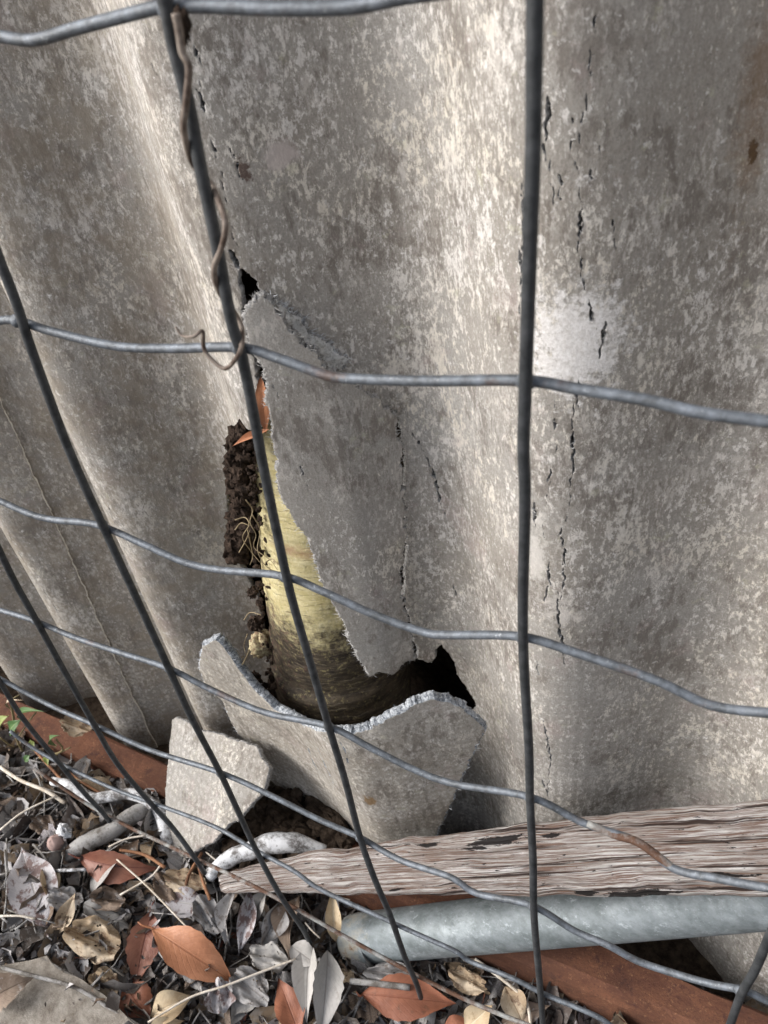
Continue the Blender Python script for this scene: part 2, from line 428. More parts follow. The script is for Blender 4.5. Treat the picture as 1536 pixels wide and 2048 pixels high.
tag(obj('ground', V, Fc, m_soil), kind='structure')
V, Fc = grid(np.arange(-2, 2.01, .05), np.arange(-0.02, 2.0, .05), lambda X, Y: 0.40 + .02 * fbm(X * 12, Y * 12, 9, 3))
V = np.stack([V[:, 0], V[:, 2], V[:, 1]], 1)
nV = len(V); Vb = V.copy(); Vb[:, 1] = 0.9
i0 = 0
backing = obj('dark_backing', np.vstack([V, Vb]), Fc + [tuple(i + nV for i in f[::-1]) for f in Fc], m_soil)  # added block, keeps sky light from coming through the hole and cracks
tag(backing, kind='structure')

# ------------------------------------------------------------------ corrugated sheets
LEFT_EDGE = [(0, 790), (60, 930), (120, 1062), (172, 1180), (215, 1280), (262, 1385), (310, 1480)]
HOLE = [(453, 487), (469, 509), (480, 535), (487, 537), (510, 564), (527, 590), (556, 646), (590, 690), (622, 716), (672, 748), (716, 784), (750, 806), (776, 824), (796, 818),
        (800, 856), (808, 901), (811, 970), (811, 1009), (818, 1060), (812, 1128), (809, 1192), (818, 1228), (827, 1274), (835, 1301),
        (834, 1318), (856, 1326), (867, 1322), (874, 1294), (883, 1287), (906, 1319), (913, 1347), (938, 1383), (954, 1412), (930, 1445), (870, 1480), (800, 1530), (740, 1640), (640, 1720), (600, 1700),
        (560, 1600), (548, 1400), (548, 1360), (541, 1333), (525, 1265), (523, 1219), (514, 1192), (500, 1165), (492, 1140), (462, 1115), (455, 1060), (453, 1000), (455, 940), (459, 905), (475, 880), (482, 850), (500, 858), (526, 851),
        (521, 810), (514, 765), (505, 719), (500, 683), (487, 646), (489, 628), (480, 582), (480, 552)]
holeP = poly_px(HOLE, M)
CR = [([(1102, 168), (1097, 230), (1090, 287), (1095, 326), (1101, 340)], 1.5), ([(1145, 235), (1150, 263), (1140, 302)], .8),
      ([(1164, 421), (1162, 460), (1157, 503), (1164, 537)], 1.7), ([(1190, 33), (1188, 62), (1183, 110), (1183, 148)], .7),
      ([(1174, 603), (1188, 637), (1195, 661)], 1.1), ([(1210, 642), (1211, 670), (1198, 718)], 1.3),
      ([(1044, 350), (1047, 407), (1049, 479), (1042, 503), (1040, 575)], 1.2), ([(1157, 757), (1157, 815)], 1.1), ([(1111, 838), (1109, 867)], .9),
      ([(1145, 845), (1147, 889), (1148, 934), (1142, 965)], 1.5), ([(1109, 812), (1111, 867)], .9), ([(1102, 938), (1096, 974)], 1.1), ([(1069, 1004), (1071, 1055)], 1.5),
      ([(1122, 1055), (1131, 1113), (1127, 1171)], 1.4), ([(1098, 1122), (1100, 1166), (1089, 1202)], 1.4), ([(1116, 1184), (1118, 1247), (1127, 1296), (1131, 1331)], 1.4),
      ([(1087, 1443), (1096, 1479), (1102, 1523)], 1.5), ([(1084, 1559), (1096, 1586)], 1.2), ([(1073, 1320), (1078, 1350)], 1.0),
      ([(380, 80), (392, 100), (400, 125)], 1.2), ([(390, 175), (405, 205), (420, 245)], 1.0), ([(425, 290), (437, 330)], .7), ([(287, 65), (300, 110), (310, 140), (322, 178)], .8),
      ([(460, 295), (487, 360)], .6), ([(495, 385), (503, 420)], .6), ([(1198, 290), (1202, 310)], .5), ([(1183, 338), (1177, 385)], .8), ([(1118, 350), (1122, 400)], 1.0), ([(1226, 440), (1233, 500)], .7),
      ([(826, 866), (850, 905), (868, 950), (880, 1000), (898, 1052)], 1.6), ([(903, 1150), (915, 1200)], .6), ([(219, 1016), (254, 1110), (289, 1157)], .8), ([(1103, 1425), (1180, 1436), (1240, 1428)], .4)]
CR += [([(1190, 30), (1183, 150), (1162, 260), (1150, 330), (1165, 420), (1157, 505), (1165, 560), (1185, 630)], .3), ([(1157, 760), (1145, 850), (1147, 930), (1130, 1050), (1127, 1170), (1117, 1240), (1130, 1330)], .35),
       ([(1104, 160), (1092, 290), (1102, 345), (1112, 430)], .3), ([(1087, 1440), (1100, 1530), (1094, 1600)], .35), ([(1045, 340), (1047, 480), (1038, 640)], .35), ([(1108, 800), (1112, 900), (1096, 980), (1085, 1080)], .3), ([(383, 120), (425, 260), (455, 420), (480, 520)], .3)]
cracks = [(dense(poly_px(P, M), .0014, False), wd * .00034) for P, wd in CR]
for P, wd in cracks:
    P[1:-1, 0] += np.array([.0008 * float(vn(i * .7, wd * 9e3, 5)) + .0006 * float(vn(i * 1.9, 3.3, 7)) for i in range(len(P) - 2)])
def crack_sdf(X, Z, Sd, cr):
    for P, wd in cr:
        lo = P.min(0) - .004; hi = P.max(0) + .004
        k = (X > lo[0]) & (X < hi[0]) & (Z > lo[1]) & (Z < hi[1])
        if not k.any(): continue
        x, z = X[k], Z[k]; d = np.full(x.shape, 1.0)
        for i in range(len(P) - 1):
            t = (i + .5) / (len(P) - 1); ww = wd * (1 + .7 * float(vn(i * .35, wd * 1e4, 4))) * (0.35 + 1.0 * math.sin(math.pi * t) ** .6)
            d = np.minimum(d, seg_dist(x, z, P[i], P[i + 1]) - ww)
        d = d + .00028 * vn(x * 500, z * 260, 8) + .00028 * vn(x * 1500, z * 700, 3)
        Sd[k] = np.minimum(Sd[k], d)
    return Sd
le = dense(poly_px(LEFT_EDGE, M), .01, False); le = le[np.argsort(le[:, 1])]
def ledge(z): return np.interp(z, le[:, 1], le[:, 0]) + .0006 * vn(np.asarray(z) * 90, 0 * np.asarray(z), 2)
LE0 = float(np.median(le[:, 0]))
def right_sdf(X, Z):
    Sd = X - (ledge(Z) - .012)
    lo = holeP.min(0) - .006; hi = holeP.max(0) + .006
    k = (X > lo[0]) & (X < hi[0]) & (Z > lo[1]) & (Z < hi[1])
    h = -poly_sdf(X[k], Z[k], dense(holeP, .004)) + rag(X[k], Z[k])
    Sd[k] = np.minimum(Sd[k], h)
    return crack_sdf(X, Z, Sd, cracks)
us = dedupe([[LE0 - .03], np.arange(LE0 - .02, -.33, .0015), np.arange(-.33, -.15, .001), np.arange(-.15, -.115, .0015), np.arange(-.115, -.04, .00036), np.arange(-.04, .13, .0016), np.arange(.13, .5, .008)])
vs = dedupe([np.arange(-.06, .04, .01), np.arange(.04, .64, .0013), np.arange(.66, 1.8, .03)])
MR = lambda x, z: M(x, z) + .003 * sstep(ledge(z) + .012, ledge(z), x)
sheet = shell('corrugated_sheet', us, vs, right_sdf, sheetmap(MR), .0055, [m_sheet.m, m_edgew.m], fibres=m_fibw.m, flen=.0016, seed=3)
tag(sheet, 'large weathered grey corrugated fibre cement sheet with the broken hole in it', 'fence sheet', 'corrugated fence sheets')
# left sheet lapping over the right one
LCR = [([(19, 1032), (31, 1090), (66, 1141)], .9), ([(66, 1141), (105, 1200), (129, 1239)], 1.4), ([(150, 1300), (168, 1368), (199, 1438)], .9)]
lcr = [(dense(poly_px(P, M), .003, False), wd * .0004) for P, wd in LCR]
us2 = dedupe([np.arange(-2.0, -1.0, .01), np.arange(-1.0, LE0 - .03, .0022), np.arange(LE0 - .03, LE0 + .03, .0015)])
vs2 = dedupe([np.arange(-.06, .04, .01), np.arange(.04, .5, .0025), np.arange(.5, 1.8, .03)])
left = shell('corrugated_sheet', us2, vs2, lambda X, Z: crack_sdf(X, Z, ledge(Z) - X + rag(X, Z, .0003, .0004), lcr), sheetmap(lambda x, z: M(x, z) - .0012), .0018, [m_sheet.m, m_lap.m], seed=4)
tag(left, 'corrugated fence sheet with woven surface print lapping over its neighbour beside the weed', 'fence sheet', 'corrugated fence sheets')

# flap still hanging in the break: a part of the sheet
FLAP = [(501, 614), (487, 632), (494, 655), (505, 696), (523, 728), (535, 765), (530, 797), (542, 838), (546, 879), (555, 924), (562, 993), (573, 1014), (592, 1050), (619, 1078), (633, 1128), (649, 1178), (669, 1210),
        (687, 1242), (701, 1283), (724, 1324), (740, 1353), (760, 1342), (788, 1347), (810, 1326), (829, 1319), (821, 1274), (811, 1228), (802, 1192), (804, 1128), (811, 1060), (803, 970), (801, 901), (794, 856), (790, 832),
        (775, 822), (752, 800), (724, 778), (690, 757), (655, 742), (633, 715), (601, 688), (570, 650), (545, 612), (525, 590), (515, 600)]
flapP = dense(poly_px(FLAP, FL), .004)
lo = flapP.min(0) - .004; hi = flapP.max(0) + .004
fcr = [(dense(poly_px([(598, 925), (612, 960), (620, 985)], FL), .003, False), .0003), (dense(poly_px([(545, 770), (557, 790)], FL), .003, False), .0004)]
flap = shell('broken_flap', np.arange(lo[0], hi[0], .001), np.arange(lo[1], hi[1], .0013), lambda X, Z: crack_sdf(X, Z, poly_sdf(X, Z, flapP) + rag(X, Z, .0011, .0014, 21), fcr),
             sheetmap(FL), .0055, [m_flap.m, m_edgew.m], sheet, fibres=m_fibw.m, flen=.0032, fstep=3, edge_out=.0012, seed=5)
LEDGE = [(527, 586), (560, 612), (600, 640), (618, 662), (645, 684), (690, 722), (684, 740), (668, 742), (650, 730), (628, 708), (604, 684), (576, 650), (550, 622), (530, 600)]
LG = lambda x, z: M(x, z) - .0035 - .002 * fbm(np.asarray(x) * 260, np.asarray(z) * 260, 7, 3)
ldP = dense(poly_px(LEDGE, LG), .004); lo = ldP.min(0) - .004; hi = ldP.max(0) + .004
m_ledge = Mat('torn_fibre_face', .95, spec=.1); m_ledge.color(m_ledge.mix(m_ledge.mr(m_ledge.noise(420, 7, .8), .34, .54), (.30, .285, .26), (.86, .86, .85))); m_ledge.bump(m_ledge.noise(600, 6, .8), 1.0, .0016)
shell('torn_ledge', np.arange(lo[0], hi[0], .0008), np.arange(lo[1], hi[1], .0008), lambda X, Z: poly_sdf(X, Z, ldP) + rag(X, Z, .0016, .0022, 61), sheetmap(LG), .003, [m_ledge.m, m_edgew.m], sheet, fibres=m_fib.m, flen=.003, fstep=3, seed=15)
# lower piece leaning out
LOW = [(432, 1281), (408, 1292), (396, 1330), (408, 1365), (425, 1385), (448, 1405), (462, 1445), (478, 1470), (505, 1490), (540, 1560), (580, 1600), (612, 1640), (650, 1680), (690, 1702), (700, 1760), (830, 1760), (860, 1700), (905, 1600), (935, 1530), (967, 1462),
       (950, 1435), (925, 1418), (895, 1404), (862, 1398), (830, 1410), (790, 1432), (755, 1452), (712, 1466), (660, 1466), (600, 1448), (550, 1420), (505, 1375), (470, 1330), (450, 1298)]
lowP = dense(poly_px(LOW, GL), .004)
lo = lowP.min(0) - .004; hi = lowP.max(0) + .004
gcr = [(dense(poly_px(P, GL), .003, False), .0004) for P in [[(615, 1490), (622, 1515), (640, 1550)], [(630, 1485), (650, 1530), (668, 1568)], [(676, 1478), (690, 1500), (697, 1530)]]]
lower = shell('broken_sheet_piece', np.arange(lo[0], hi[0], .001), np.arange(lo[1], hi[1], .0013), lambda X, Z: crack_sdf(X, Z, poly_sdf(X, Z, lowP) + rag(X, Z, .0010, .0020, 31), gcr),
              sheetmap(GL), .0062, [m_lower.m, m_edge.m], None, fibres=m_fib.m, flen=.0026, fstep=2, edge_out=.0013, seed=6)
tag(lower, 'curved broken piece leaning out below the hole with a pale fibrous rim', 'broken sheet')

# loose plate on the ground
PL = [(343, 1441), (352, 1436), (366, 1440), (400, 1462), (440, 1470), (480, 1484), (508, 1494), (520, 1520), (532, 1537), (524, 1575), (508, 1600), (490, 1618), (474, 1640), (455, 1648), (430, 1680), (385, 1705), (360, 1712), (340, 1716), (328, 1714), (331, 1640), (329, 1580), (333, 1540), (338, 1500)]
pA = atZ(333, 1716, .022); pB = atY(346, 1440, .262); pC = atY(525, 1500, .252)
pe1 = (pC - pB) / np.linalg.norm(pC - pB); pn = np.cross(pC - pB, pA - pB); pn /= np.linalg.norm(pn); pn = pn if pn[1] < 0 else -pn
pe2 = np.cross(pn, pe1); pe2 = -pe2 if pe2[2] < 0 else pe2
def hitplane(px, py):
    r = ray(px, py); t = ((pB - EYE) @ pn) / (r @ pn); q = EYE + r * t - pB; return np.array([q @ pe1, q @ pe2])
plP = dense(np.array([hitplane(*p) for p in PL]), .004)
lo = plP.min(0) - .004; hi = plP.max(0) + .004
def plmap(u, v):
    c = .5 * (u - .035) ** 2
    return pB[None] + u[:, None] * pe1 + v[:, None] * pe2 + (-(c) + .0006 * fbm(u * 60, v * 60, 5))[:, None] * pn
plate = shell('broken_sheet_piece', np.arange(lo[0], hi[0], .001), np.arange(lo[1], hi[1], .001), lambda X, Z: poly_sdf(X, Z, plP) + rag(X, Z, .0006, .0012, 41), plmap, .005, [m_plate.m, m_edgew.m], None, fibres=m_fibw.m, flen=.0015, fstep=1, seed=8)
tag(plate, 'small loose pale grey plate of broken sheet standing on the litter against the rusty beam', 'broken sheet')

# ------------------------------------------------------------------ trunk pushing through the break
def bark_mat():
    m = Mat('ringed_trunk', .7, spec=.35)
    x, y, z = m.sep(m.P)
    vz = m.mp(m.P, scale=(.6, .6, 1.3))
    n1 = m.noise(110, 9, .75, vz); rings = m.math('MULTIPLY', m.mr(m.wave(66, m.mp(m.P, rot=(math.radians(5), math.radians(3), 0)), 5.0, 1.2, 'Z'), .80, .98), m.mr(m.noise(110, 6, .8), .42, .6))
    c = m.mix(m.mr(n1, .35, .65), (.50, .42, .19), (.74, .66, .40))
    c = m.mix(m.mr(m.noise(420, 4, .6, m.mp(m.P, scale=(1, 1, .3))), .55, .72, 0, .45), c, (.36, .33, .12))
    c = m.mix(m.math('MULTIPLY', m.math('MULTIPLY', rings, m.mr(m.noise(42, 6, .7), .48, .6)), .65), c, (.26, .17, .08))
    c = m.mix(m.mr(m.noise(700, 3, .6, m.mp(m.P, scale=(1, 1, .35))), .56, .68, 0, .5), c, (.80, .74, .52))
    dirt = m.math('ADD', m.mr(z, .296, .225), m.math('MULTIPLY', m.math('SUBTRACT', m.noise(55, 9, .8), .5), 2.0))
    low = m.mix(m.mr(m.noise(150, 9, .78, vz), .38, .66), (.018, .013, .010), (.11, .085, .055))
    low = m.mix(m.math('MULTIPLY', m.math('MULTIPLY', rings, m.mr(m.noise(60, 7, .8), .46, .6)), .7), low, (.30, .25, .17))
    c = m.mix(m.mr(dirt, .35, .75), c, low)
    sp = m.mr(m.math('ADD', m.noise(150, 9, .8), m.mr(x, -.285, -.235, .10, -.03)), .60, .66); c = m.mix(m.math('MULTIPLY', sp, .8), c, (.11, .06, .045))
    bn = m.math('ADD', m.ell(tuple(atY(590, 1118, .28)), (.05, .2, .012)), m.math('MULTIPLY', m.math('SUBTRACT', m.noise(120, 8, .8), .5), 1.6))
    c = m.mix(m.mr(bn, .5, .95, 0, .6), c, (.34, .16, .10))
    c = m.mix(m.mr(m.noise(240, 8, .8, m.mp(m.P, loc=(3, 3, 3))), .55, .62, 0, .5), c, (.42, .36, .17))
    m.color(c); m.bump(m.math('ADD', m.math('MULTIPLY', rings, -.35), m.math('MULTIPLY', n1, 1.2)), .8, .0016); return m
m_bark = bark_mat()
TR = [(800, 520, 700), (862, 500, 705), (940, 497, 722), (1040, 503, 745), (1150, 513, 772), (1240, 524, 795), (1300, 532, 812), (1345, 540, 826), (1390, 556, 826), (1440, 590, 822), (1500, 620, 815), (1560, 640, 810)]
st = []
for py, xl, xr in TR:
    p = atY((xl + xr) / 2, py, .316); dep = (p - EYE) @ R[:, 2]; st.append((p, (xr - xl) / 2 * dep / F * .98))
cs = smooth_line([s[0] for s in st], 10); rs = np.interp(np.linspace(0, 1, len(cs)), np.linspace(0, 1, len(st)), [s[1] for s in st])
cs = np.array([[c[0], .316 + (.004 if i < 60 else 0), c[2]] for i, c in enumerate(cs)])
NS = 72; TV = []
for i, (c, r) in enumerate(zip(cs, rs)):
    for k in range(NS):
        th = 2 * math.pi * k / NS
        rr_ = r * (1 + .018 * vn(c[2] * 210, math.cos(th) * 1.5 + 5, 3) + .02 * vn(math.cos(th) * 3 + 9, c[2] * 30, 6))
        TV.append((c[0] + rr_ * math.cos(th), c[1] + rr_ * .92 * math.sin(th), c[2] + .002 * math.sin(th)))
TF = [(i * NS + k, i * NS + (k + 1) % NS, (i + 1) * NS + (k + 1) % NS, (i + 1) * NS + k) for i in range(len(cs) - 1) for k in range(NS)] + [tuple(range(NS)), tuple((len(cs) - 1) * NS + k for k in range(NS))[::-1]]
tr = empty('tree_trunk', (cs[-1][0], cs[-1][1], 0))
tag(tr, 'yellow ringed young tree trunk with a dark base, growing through the hole in the sheet', 'tree trunk')
def child(o, parent):
    o.parent = parent; o.matrix_parent_inverse = Matrix.Translation(-Vector(parent.location)); return o
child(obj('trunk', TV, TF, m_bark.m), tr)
def blob(name, c, r, mat, n=20, amp=.18, seed=1, freq=3.0, parent=None):
    V = []; Fc = []
    for i in range(n + 1):
        for k in range(2 * n):
            t = math.pi * i / n; p = math.pi * k / n
            d = np.array([math.sin(t) * math.cos(p), math.sin(t) * math.sin(p), math.cos(t)])
            f = 1 + amp * float(fbm(d[0] * freq + d[2] * 1.7 * freq + seed, d[1] * freq - d[2] * freq, seed, 5)) * 1.6
            V.append(np.array(c) + d * np.array(r) * f)
    for i in range(n):
        for k in range(2 * n):
            Fc.append((i * 2 * n + k, i * 2 * n + (k + 1) % (2 * n), (i + 1) * 2 * n + (k + 1) % (2 * n), (i + 1) * 2 * n + k))
    return V, Fc, [(0, 0)] * len(V)
m_bud = Mat('pale_bud', .7); m_bud.color(m_bud.mix(m_bud.mr(m_bud.noise(300, 6, .7), .42, .60), (.55, .48, .29), (.20, .13, .08))); m_bud.bump(m_bud.noise(500), .6, .001)
v, f, u = blob('b', atY(524, 1288, .291), (.0088, .010, .0105), m_bud, amp=.25, seed=2)
child(obj('knob', v, f, m_bud.m, uv=u), tr)
v, f, u = blob('b', atY(472, 1108, .300), (.0075, .006, .004), m_bud, amp=.15, seed=4)
m_stub = Mat('green_stub', .7); m_stub.color(m_stub.mix(m_stub.noise(260), (.42, .40, .16), (.16, .15, .05)))
child(obj('cut_stub', v, f, m_stub.m, uv=u), tr)

# soil pressed between sheet edge and trunk, in lumps
parts = []
for k in range(260):
    t = RNG.random(); py = 862 + 256 * t; px = 480 + RNG.normal(0, 8.5) * (1 if t > .12 else .5) - 5 * math.sin(t * 8)
    parts.append(blob('', atY(px, py, .296 + RNG.uniform(-.006, .006)), RNG.uniform(.0016, .0062, 3), None, n=6, amp=.45, seed=k, freq=2.2))
V, Fc, U = join(parts)
clod = obj('soil_lump', V, Fc, m_clod.m, smooth=False)
tag(clod, 'crumbly dark brown soil packed between the sheet edge and the yellow trunk', 'soil', kind='stuff')
parts = []
for k in range(60):
    px = RNG.uniform(505, 640); py = 1365 + (px - 505) * .52 + RNG.normal(0, 14)
    parts.append(blob('', atY(px, py, .283 + RNG.uniform(-.006, .006)), RNG.uniform(.0015, .0055, 3), None, n=6, amp=.45, seed=k + 200, freq=2.2))
V, Fc, U = join(parts)
tag(obj('soil_lump', V, Fc, m_clod.m, smooth=False), 'dark crumbs of soil caught behind the pale rim of the lower broken piece', 'soil', kind='stuff')
parts = []
for px, py, y, s in [(513, 1245, .290, .006), (505, 1185, .296, .004), (487, 855, .284, .0045), (480, 862, .286, .003), (490, 868, .284, .004), (518, 1172, .292, .003)]:
    parts.append(blob('', atY(px, py, y), (s * .9, s, s), None, n=10, amp=.4, seed=int(px), freq=3))
V, Fc, U = join(parts)
tag(obj('soil_lump', V, Fc, m_clod.m, smooth=False), 'small dark crumbs of soil stuck along the left side of the yellow trunk', 'soil', kind='stuff')
parts = []
for k in range(330):
    px = RNG.uniform(455, 700); py = RNG.uniform(1585, 1735)
    parts.append(blob('', atZ(px, py, RNG.uniform(.016, .040)), RNG.uniform(.003, .012, 3), None, n=6, amp=.4, seed=k + 400, freq=2.2))
V, Fc, U = join(parts)
tag(obj('loose_soil', V, Fc, m_soil.m, smooth=False), 'loose brown earth under the lower broken piece beside the pale plate', 'soil', kind='stuff')

parts = []
for k in range(110):
    t = RNG.random() ** 1.4; py = 880 + 520 * t; px = 500 + 42 * t + abs(RNG.normal(0, 13)) - 6
    q_ = atY(px, py, .288); parts.append(blob('', q_ + np.array([0, -.0045 * RNG.random(), 0]), RNG.uniform(.0006, .0024, 3), None, n=5, amp=.45, seed=k + 900, freq=2.2))
V, Fc, U = join(parts)
tag(obj('soil_crumbs', V, Fc, m_clod.m, smooth=False), 'fine dark crumbs of soil clinging to the left edge of the trunk', 'soil', kind='stuff')

# thin roots on the trunk's left edge
m_root = Mat('pale_root', .8); m_root.color(m_root.mix(m_root.noise(200), (.20, .14, .08), (.44, .36, .22)))
roots = empty('hair_roots', atY(500, 1080, .27)); tag(roots, 'fine pale hair roots straggling over the dark soil beside the trunk', 'roots')
for P in [[(492, 1000), (505, 1020), (500, 1045), (512, 1070), (508, 1095), (540, 1120), (555, 1140)], [(470, 1040), (490, 1035), (498, 1050), (485, 1075), (500, 1100), (520, 1125)],
          [(470, 1060), (482, 1046), (500, 1052)], [(505, 1030), (520, 1060), (515, 1100), (530, 1130), (548, 1142)], [(495, 1060), (505, 1110), (500, 1130)],
          [(478, 1105), (492, 1080), (500, 1060)], [(488, 1240), (500, 1225), (522, 1230)], [(495, 1268), (488, 1290), (492, 1310)], [(606, 1420), (603, 1400), (610, 1388)], [(530, 1125), (545, 1118), (556, 1130)]]:
    child(tube('root', [atY(px, py, .272 + .004 * math.sin(i * 1.9)) for i, (px, py) in enumerate(P)], [.0004, .0003, .00015], m_root.m, seg=5), roots)
rt = child(tube('root', [atY(499, 1300, .262), atY(485, 1328, .256), atY(478, 1320, .258), atY(488, 1312, .26)], [.0007, .0004], m_root.m, seg=5), roots)

# ------------------------------------------------------------------ leaves
def leaf_data(L, W, bend=.2, fold=.25, twist=0.0, wav=.08, serr=0.0, asym=0.0, tipw=.55, nu=16, nv=8, seed=0, stalk=.14, pt=True):
    rr = random.Random(seed); V = []; UV = []; Fc = []
    ph = rr.random() * 6
    for i in range(nu + 1):
        u = i / nu
        q_ = u ** (tipw + .25); prof = (math.sin(math.pi * q_) ** .85 * (1 - .35 * u ** 6 if pt else 1)) if 0 < u < 1 else 0.0
        if pt and u > .6: prof *= 1 - .45 * ((u - .6) / .4) ** 1.5
        if u < .3: prof *= .55 + .45 * (u / .3)
        prof *= 1 + serr * (abs(((u * 7 + ph) % 1) - .5) * 2 - .5)
        cx_ = L * u; zz = bend * L * (u - u * u) * 2 - bend * L * .4 * u * u
        for k in range(nv + 1):
            v = k / nv * 2 - 1; h = W * .5 * prof
            y = h * v + asym * L * (u - u * u); lift = fold * abs(h * v) + wav * W * math.sin(ph + u * 8 + v * 2.2) * abs(v) + twist * h * v * (u - .3)
            V.append((cx_, y, zz + lift)); UV.append((u, v * .5 + .5))
    for i in range(nu):
        for k in range(nv):
            a = i * (nv + 1) + k; Fc.append((a, a + nv + 1, a + nv + 2, a + 1))
    if stalk:
        P = [(-stalk * L * t, .02 * L * math.sin(t * 3 + ph), .03 * L * t) for t in (1, .66, .33, 0, -.5)]
        v, f, u = tube_data(P, [W * .015, W * .028, W * .03], 5); o = len(V); V += [tuple(q) for q in v]; UV += [(.5, .5)] * len(v); Fc += [tuple(i + o for i in t) for t in f]
    return V, Fc, UV
def leaf_mat(name, c1, c2, vein, spots=None, rough=.5, spot_amt=.5, spot_th=.6):
    m = Mat(name, rough, spec=.35); uv = m.tc.outputs['UV']; s_ = m.sep(uv)
    ob = m.tc.outputs['Object']
    c = m.mix(m.mr(m.noise(38, 8, .7, ob), .42, .58), c1, c2)
    vv = m.math('ABSOLUTE', m.math('SUBTRACT', s_[1], .5))
    mid = m.mr(vv, .012, .03, 1, 0)
    side = m.math('SINE', m.math('MULTIPLY', m.math('SUBTRACT', s_[0], m.math('MULTIPLY', vv, .55)), 75))
    sidem = m.mr(side, .86, 1.0, 0, .35)
    c = m.mix(m.math('MAXIMUM', m.math('MULTIPLY', mid, .75), m.math('MULTIPLY', sidem, .6)), c, vein)
    if spots: c = m.mix(m.math('MULTIPLY', m.mr(m.noise(110, 8, .7, m.mp(ob, loc=(1, 5, 2))), spot_th, spot_th + .07), spot_amt), c, spots)
    m.color(c); m.bump(m.math('ADD', m.math('MULTIPLY', sidem, -.6), m.math('ADD', m.math('MULTIPLY', mid, -1.0), m.noise(300, 6, .6, ob))), .45, .0009)
    m.b.inputs['Subsurface Weight'].default_value = 0.0
    return m.m
LM = {
 'orange': leaf_mat('orange_leaf', (.47, .215, .115), (.36, .155, .08), (.30, .12, .06), (.20, .09, .05), .42, .5, .66),
 'russet': leaf_mat('russet_leaf', (.21, .085, .058), (.27, .12, .08), (.12, .03, .02), (.12, .045, .03), .45, .5, .62),
 'rust': leaf_mat('rust_leaf', (.32, .125, .07), (.22, .085, .05), (.20, .07, .04), (.10, .05, .03), .5, .6, .6),
 'cream': leaf_mat('cream_leaf', (.60, .48, .32), (.46, .34, .21), (.70, .60, .44), (.28, .16, .08), .55, .8, .6),
 'tan': leaf_mat('tan_leaf', (.34, .25, .16), (.52, .43, .32), (.26, .17, .10), (.11, .06, .035), .7, .85, .54),
 'grey': leaf_mat('grey_leaf', (.26, .25, .245), (.38, .37, .365), (.22, .20, .19), (.10, .075, .06), .8, .7, .54),
 'lilac': leaf_mat('lilac_leaf', (.36, .345, .36), (.45, .43, .44), (.46, .44, .42), (.15, .095, .085), .65, .92, .50),
 'paper': leaf_mat('paper_leaf', (.34, .325, .305), (.43, .41, .39), (.26, .24, .22), (.25, .22, .19), .7, .5, .58),
 'brown': leaf_mat('brown_leaf', (.16, .115, .085), (.26, .20, .155), (.08, .055, .04), (.38, .35, .33), .85, .8, .56),
}
def hz(px, py, h):                                     # height h above the local litter floor
    x = atZ(px, py, h)[0]; return h - .019 * float(sstep(-.42, -.20, x))
def place_leaf(name, base, tip, wpx, mat, label, cat='leaf', hb=.02, ht=.02, group=None, roll=0.0, y=None, **kw):
    A = atZ(*base, hz(*base, hb)) if y is None else atY(*base, y[0]); B = atZ(*tip, hz(*tip, ht)) if y is None else atY(*tip, y[1])
    L = np.linalg.norm(B - A); dep = ((A + B) / 2 - EYE) @ R[:, 2]; W = wpx * dep / F
    X = (B - A) / L; view = EYE - (A + B) / 2; view /= np.linalg.norm(view); up = .62 * view + .38 * np.array([0, 0, 1.])
    Y = np.cross(up, X); Y /= np.linalg.norm(Y); Z = np.cross(X, Y)
    if roll: c_, s_ = math.cos(roll), math.sin(roll); Y, Z = Y * c_ + Z * s_, Z * c_ - Y * s_
    V, Fc, UV = leaf_data(L, W, seed=int(base[0] * 7 + base[1]), **kw)
    o = obj(name, V, Fc, LM[mat], uv=UV)
    o.matrix_world = Matrix(((X[0], Y[0], Z[0], A[0]), (X[1], Y[1], Z[1], A[1]), (X[2], Y[2], Z[2], A[2]), (0, 0, 0, 1)))
    tag(o, label, cat, group); return o
def crumple(name, c_px, wpx, hpx, mat, label, h=.022, seed=1, amp=.5, group=None, y=None, ang=0.0, folds=3.0):
    """a dead leaf curled into a crumpled cup"""
    C = atZ(*c_px, hz(*c_px, h)) if y is None else atY(*c_px, y); dep = (C - EYE) @ R[:, 2]; a = wpx * dep / F / 2; b = hpx * dep / F / 2
    rr = random.Random(seed); n = 26; V = []; UV = []; Fc = []
    vw = EYE - C; vw /= np.linalg.norm(vw); up = .7 * vw + .3 * np.array([0, 0, 1.]); X = np.cross(up, [0, 1, 0]); X = R[:, 0] * math.cos(ang) + R[:, 1] * math.sin(ang); Y = np.cross(up, X); Y /= np.linalg.norm(Y); X = np.cross(Y, up); X /= np.linalg.norm(X)
    for i in range(n + 1):
        for k in range(n + 1):
            u = i / n * 2 - 1; v = k / n * 2 - 1
            rad = 1 + .35 * float(fbm(u * 1.6 + seed, v * 1.6, seed, 3))
            e = math.sqrt(max(0, 1 - .5 * v * v)), math.sqrt(max(0, 1 - .5 * u * u))
            x = u * e[0] * rad; y_ = v * e[1] * rad
            r2 = x * x + y_ * y_
            z = amp * (.55 * float(fbm(u * folds * .5 + 3, v * folds + seed, seed + 5, 3)) + .35 * r2 + .25 * math.sin(folds * 2 * v + seed + u))
            V.append(C + X * x * a + Y * y_ * b + up * z * min(a, b)); UV.append((u * .5 + .5, v * .5 + .5))
    for i in range(n):
        for k in range(n):
            q = i * (n + 1) + k
            if rr.random() < .985: Fc.append((q, q + n + 1, q + n + 2, q + 1))
    o = obj(name, V, Fc, LM[mat], uv=UV, at=tuple(C)); tag(o, label, 'leaf', group); return o

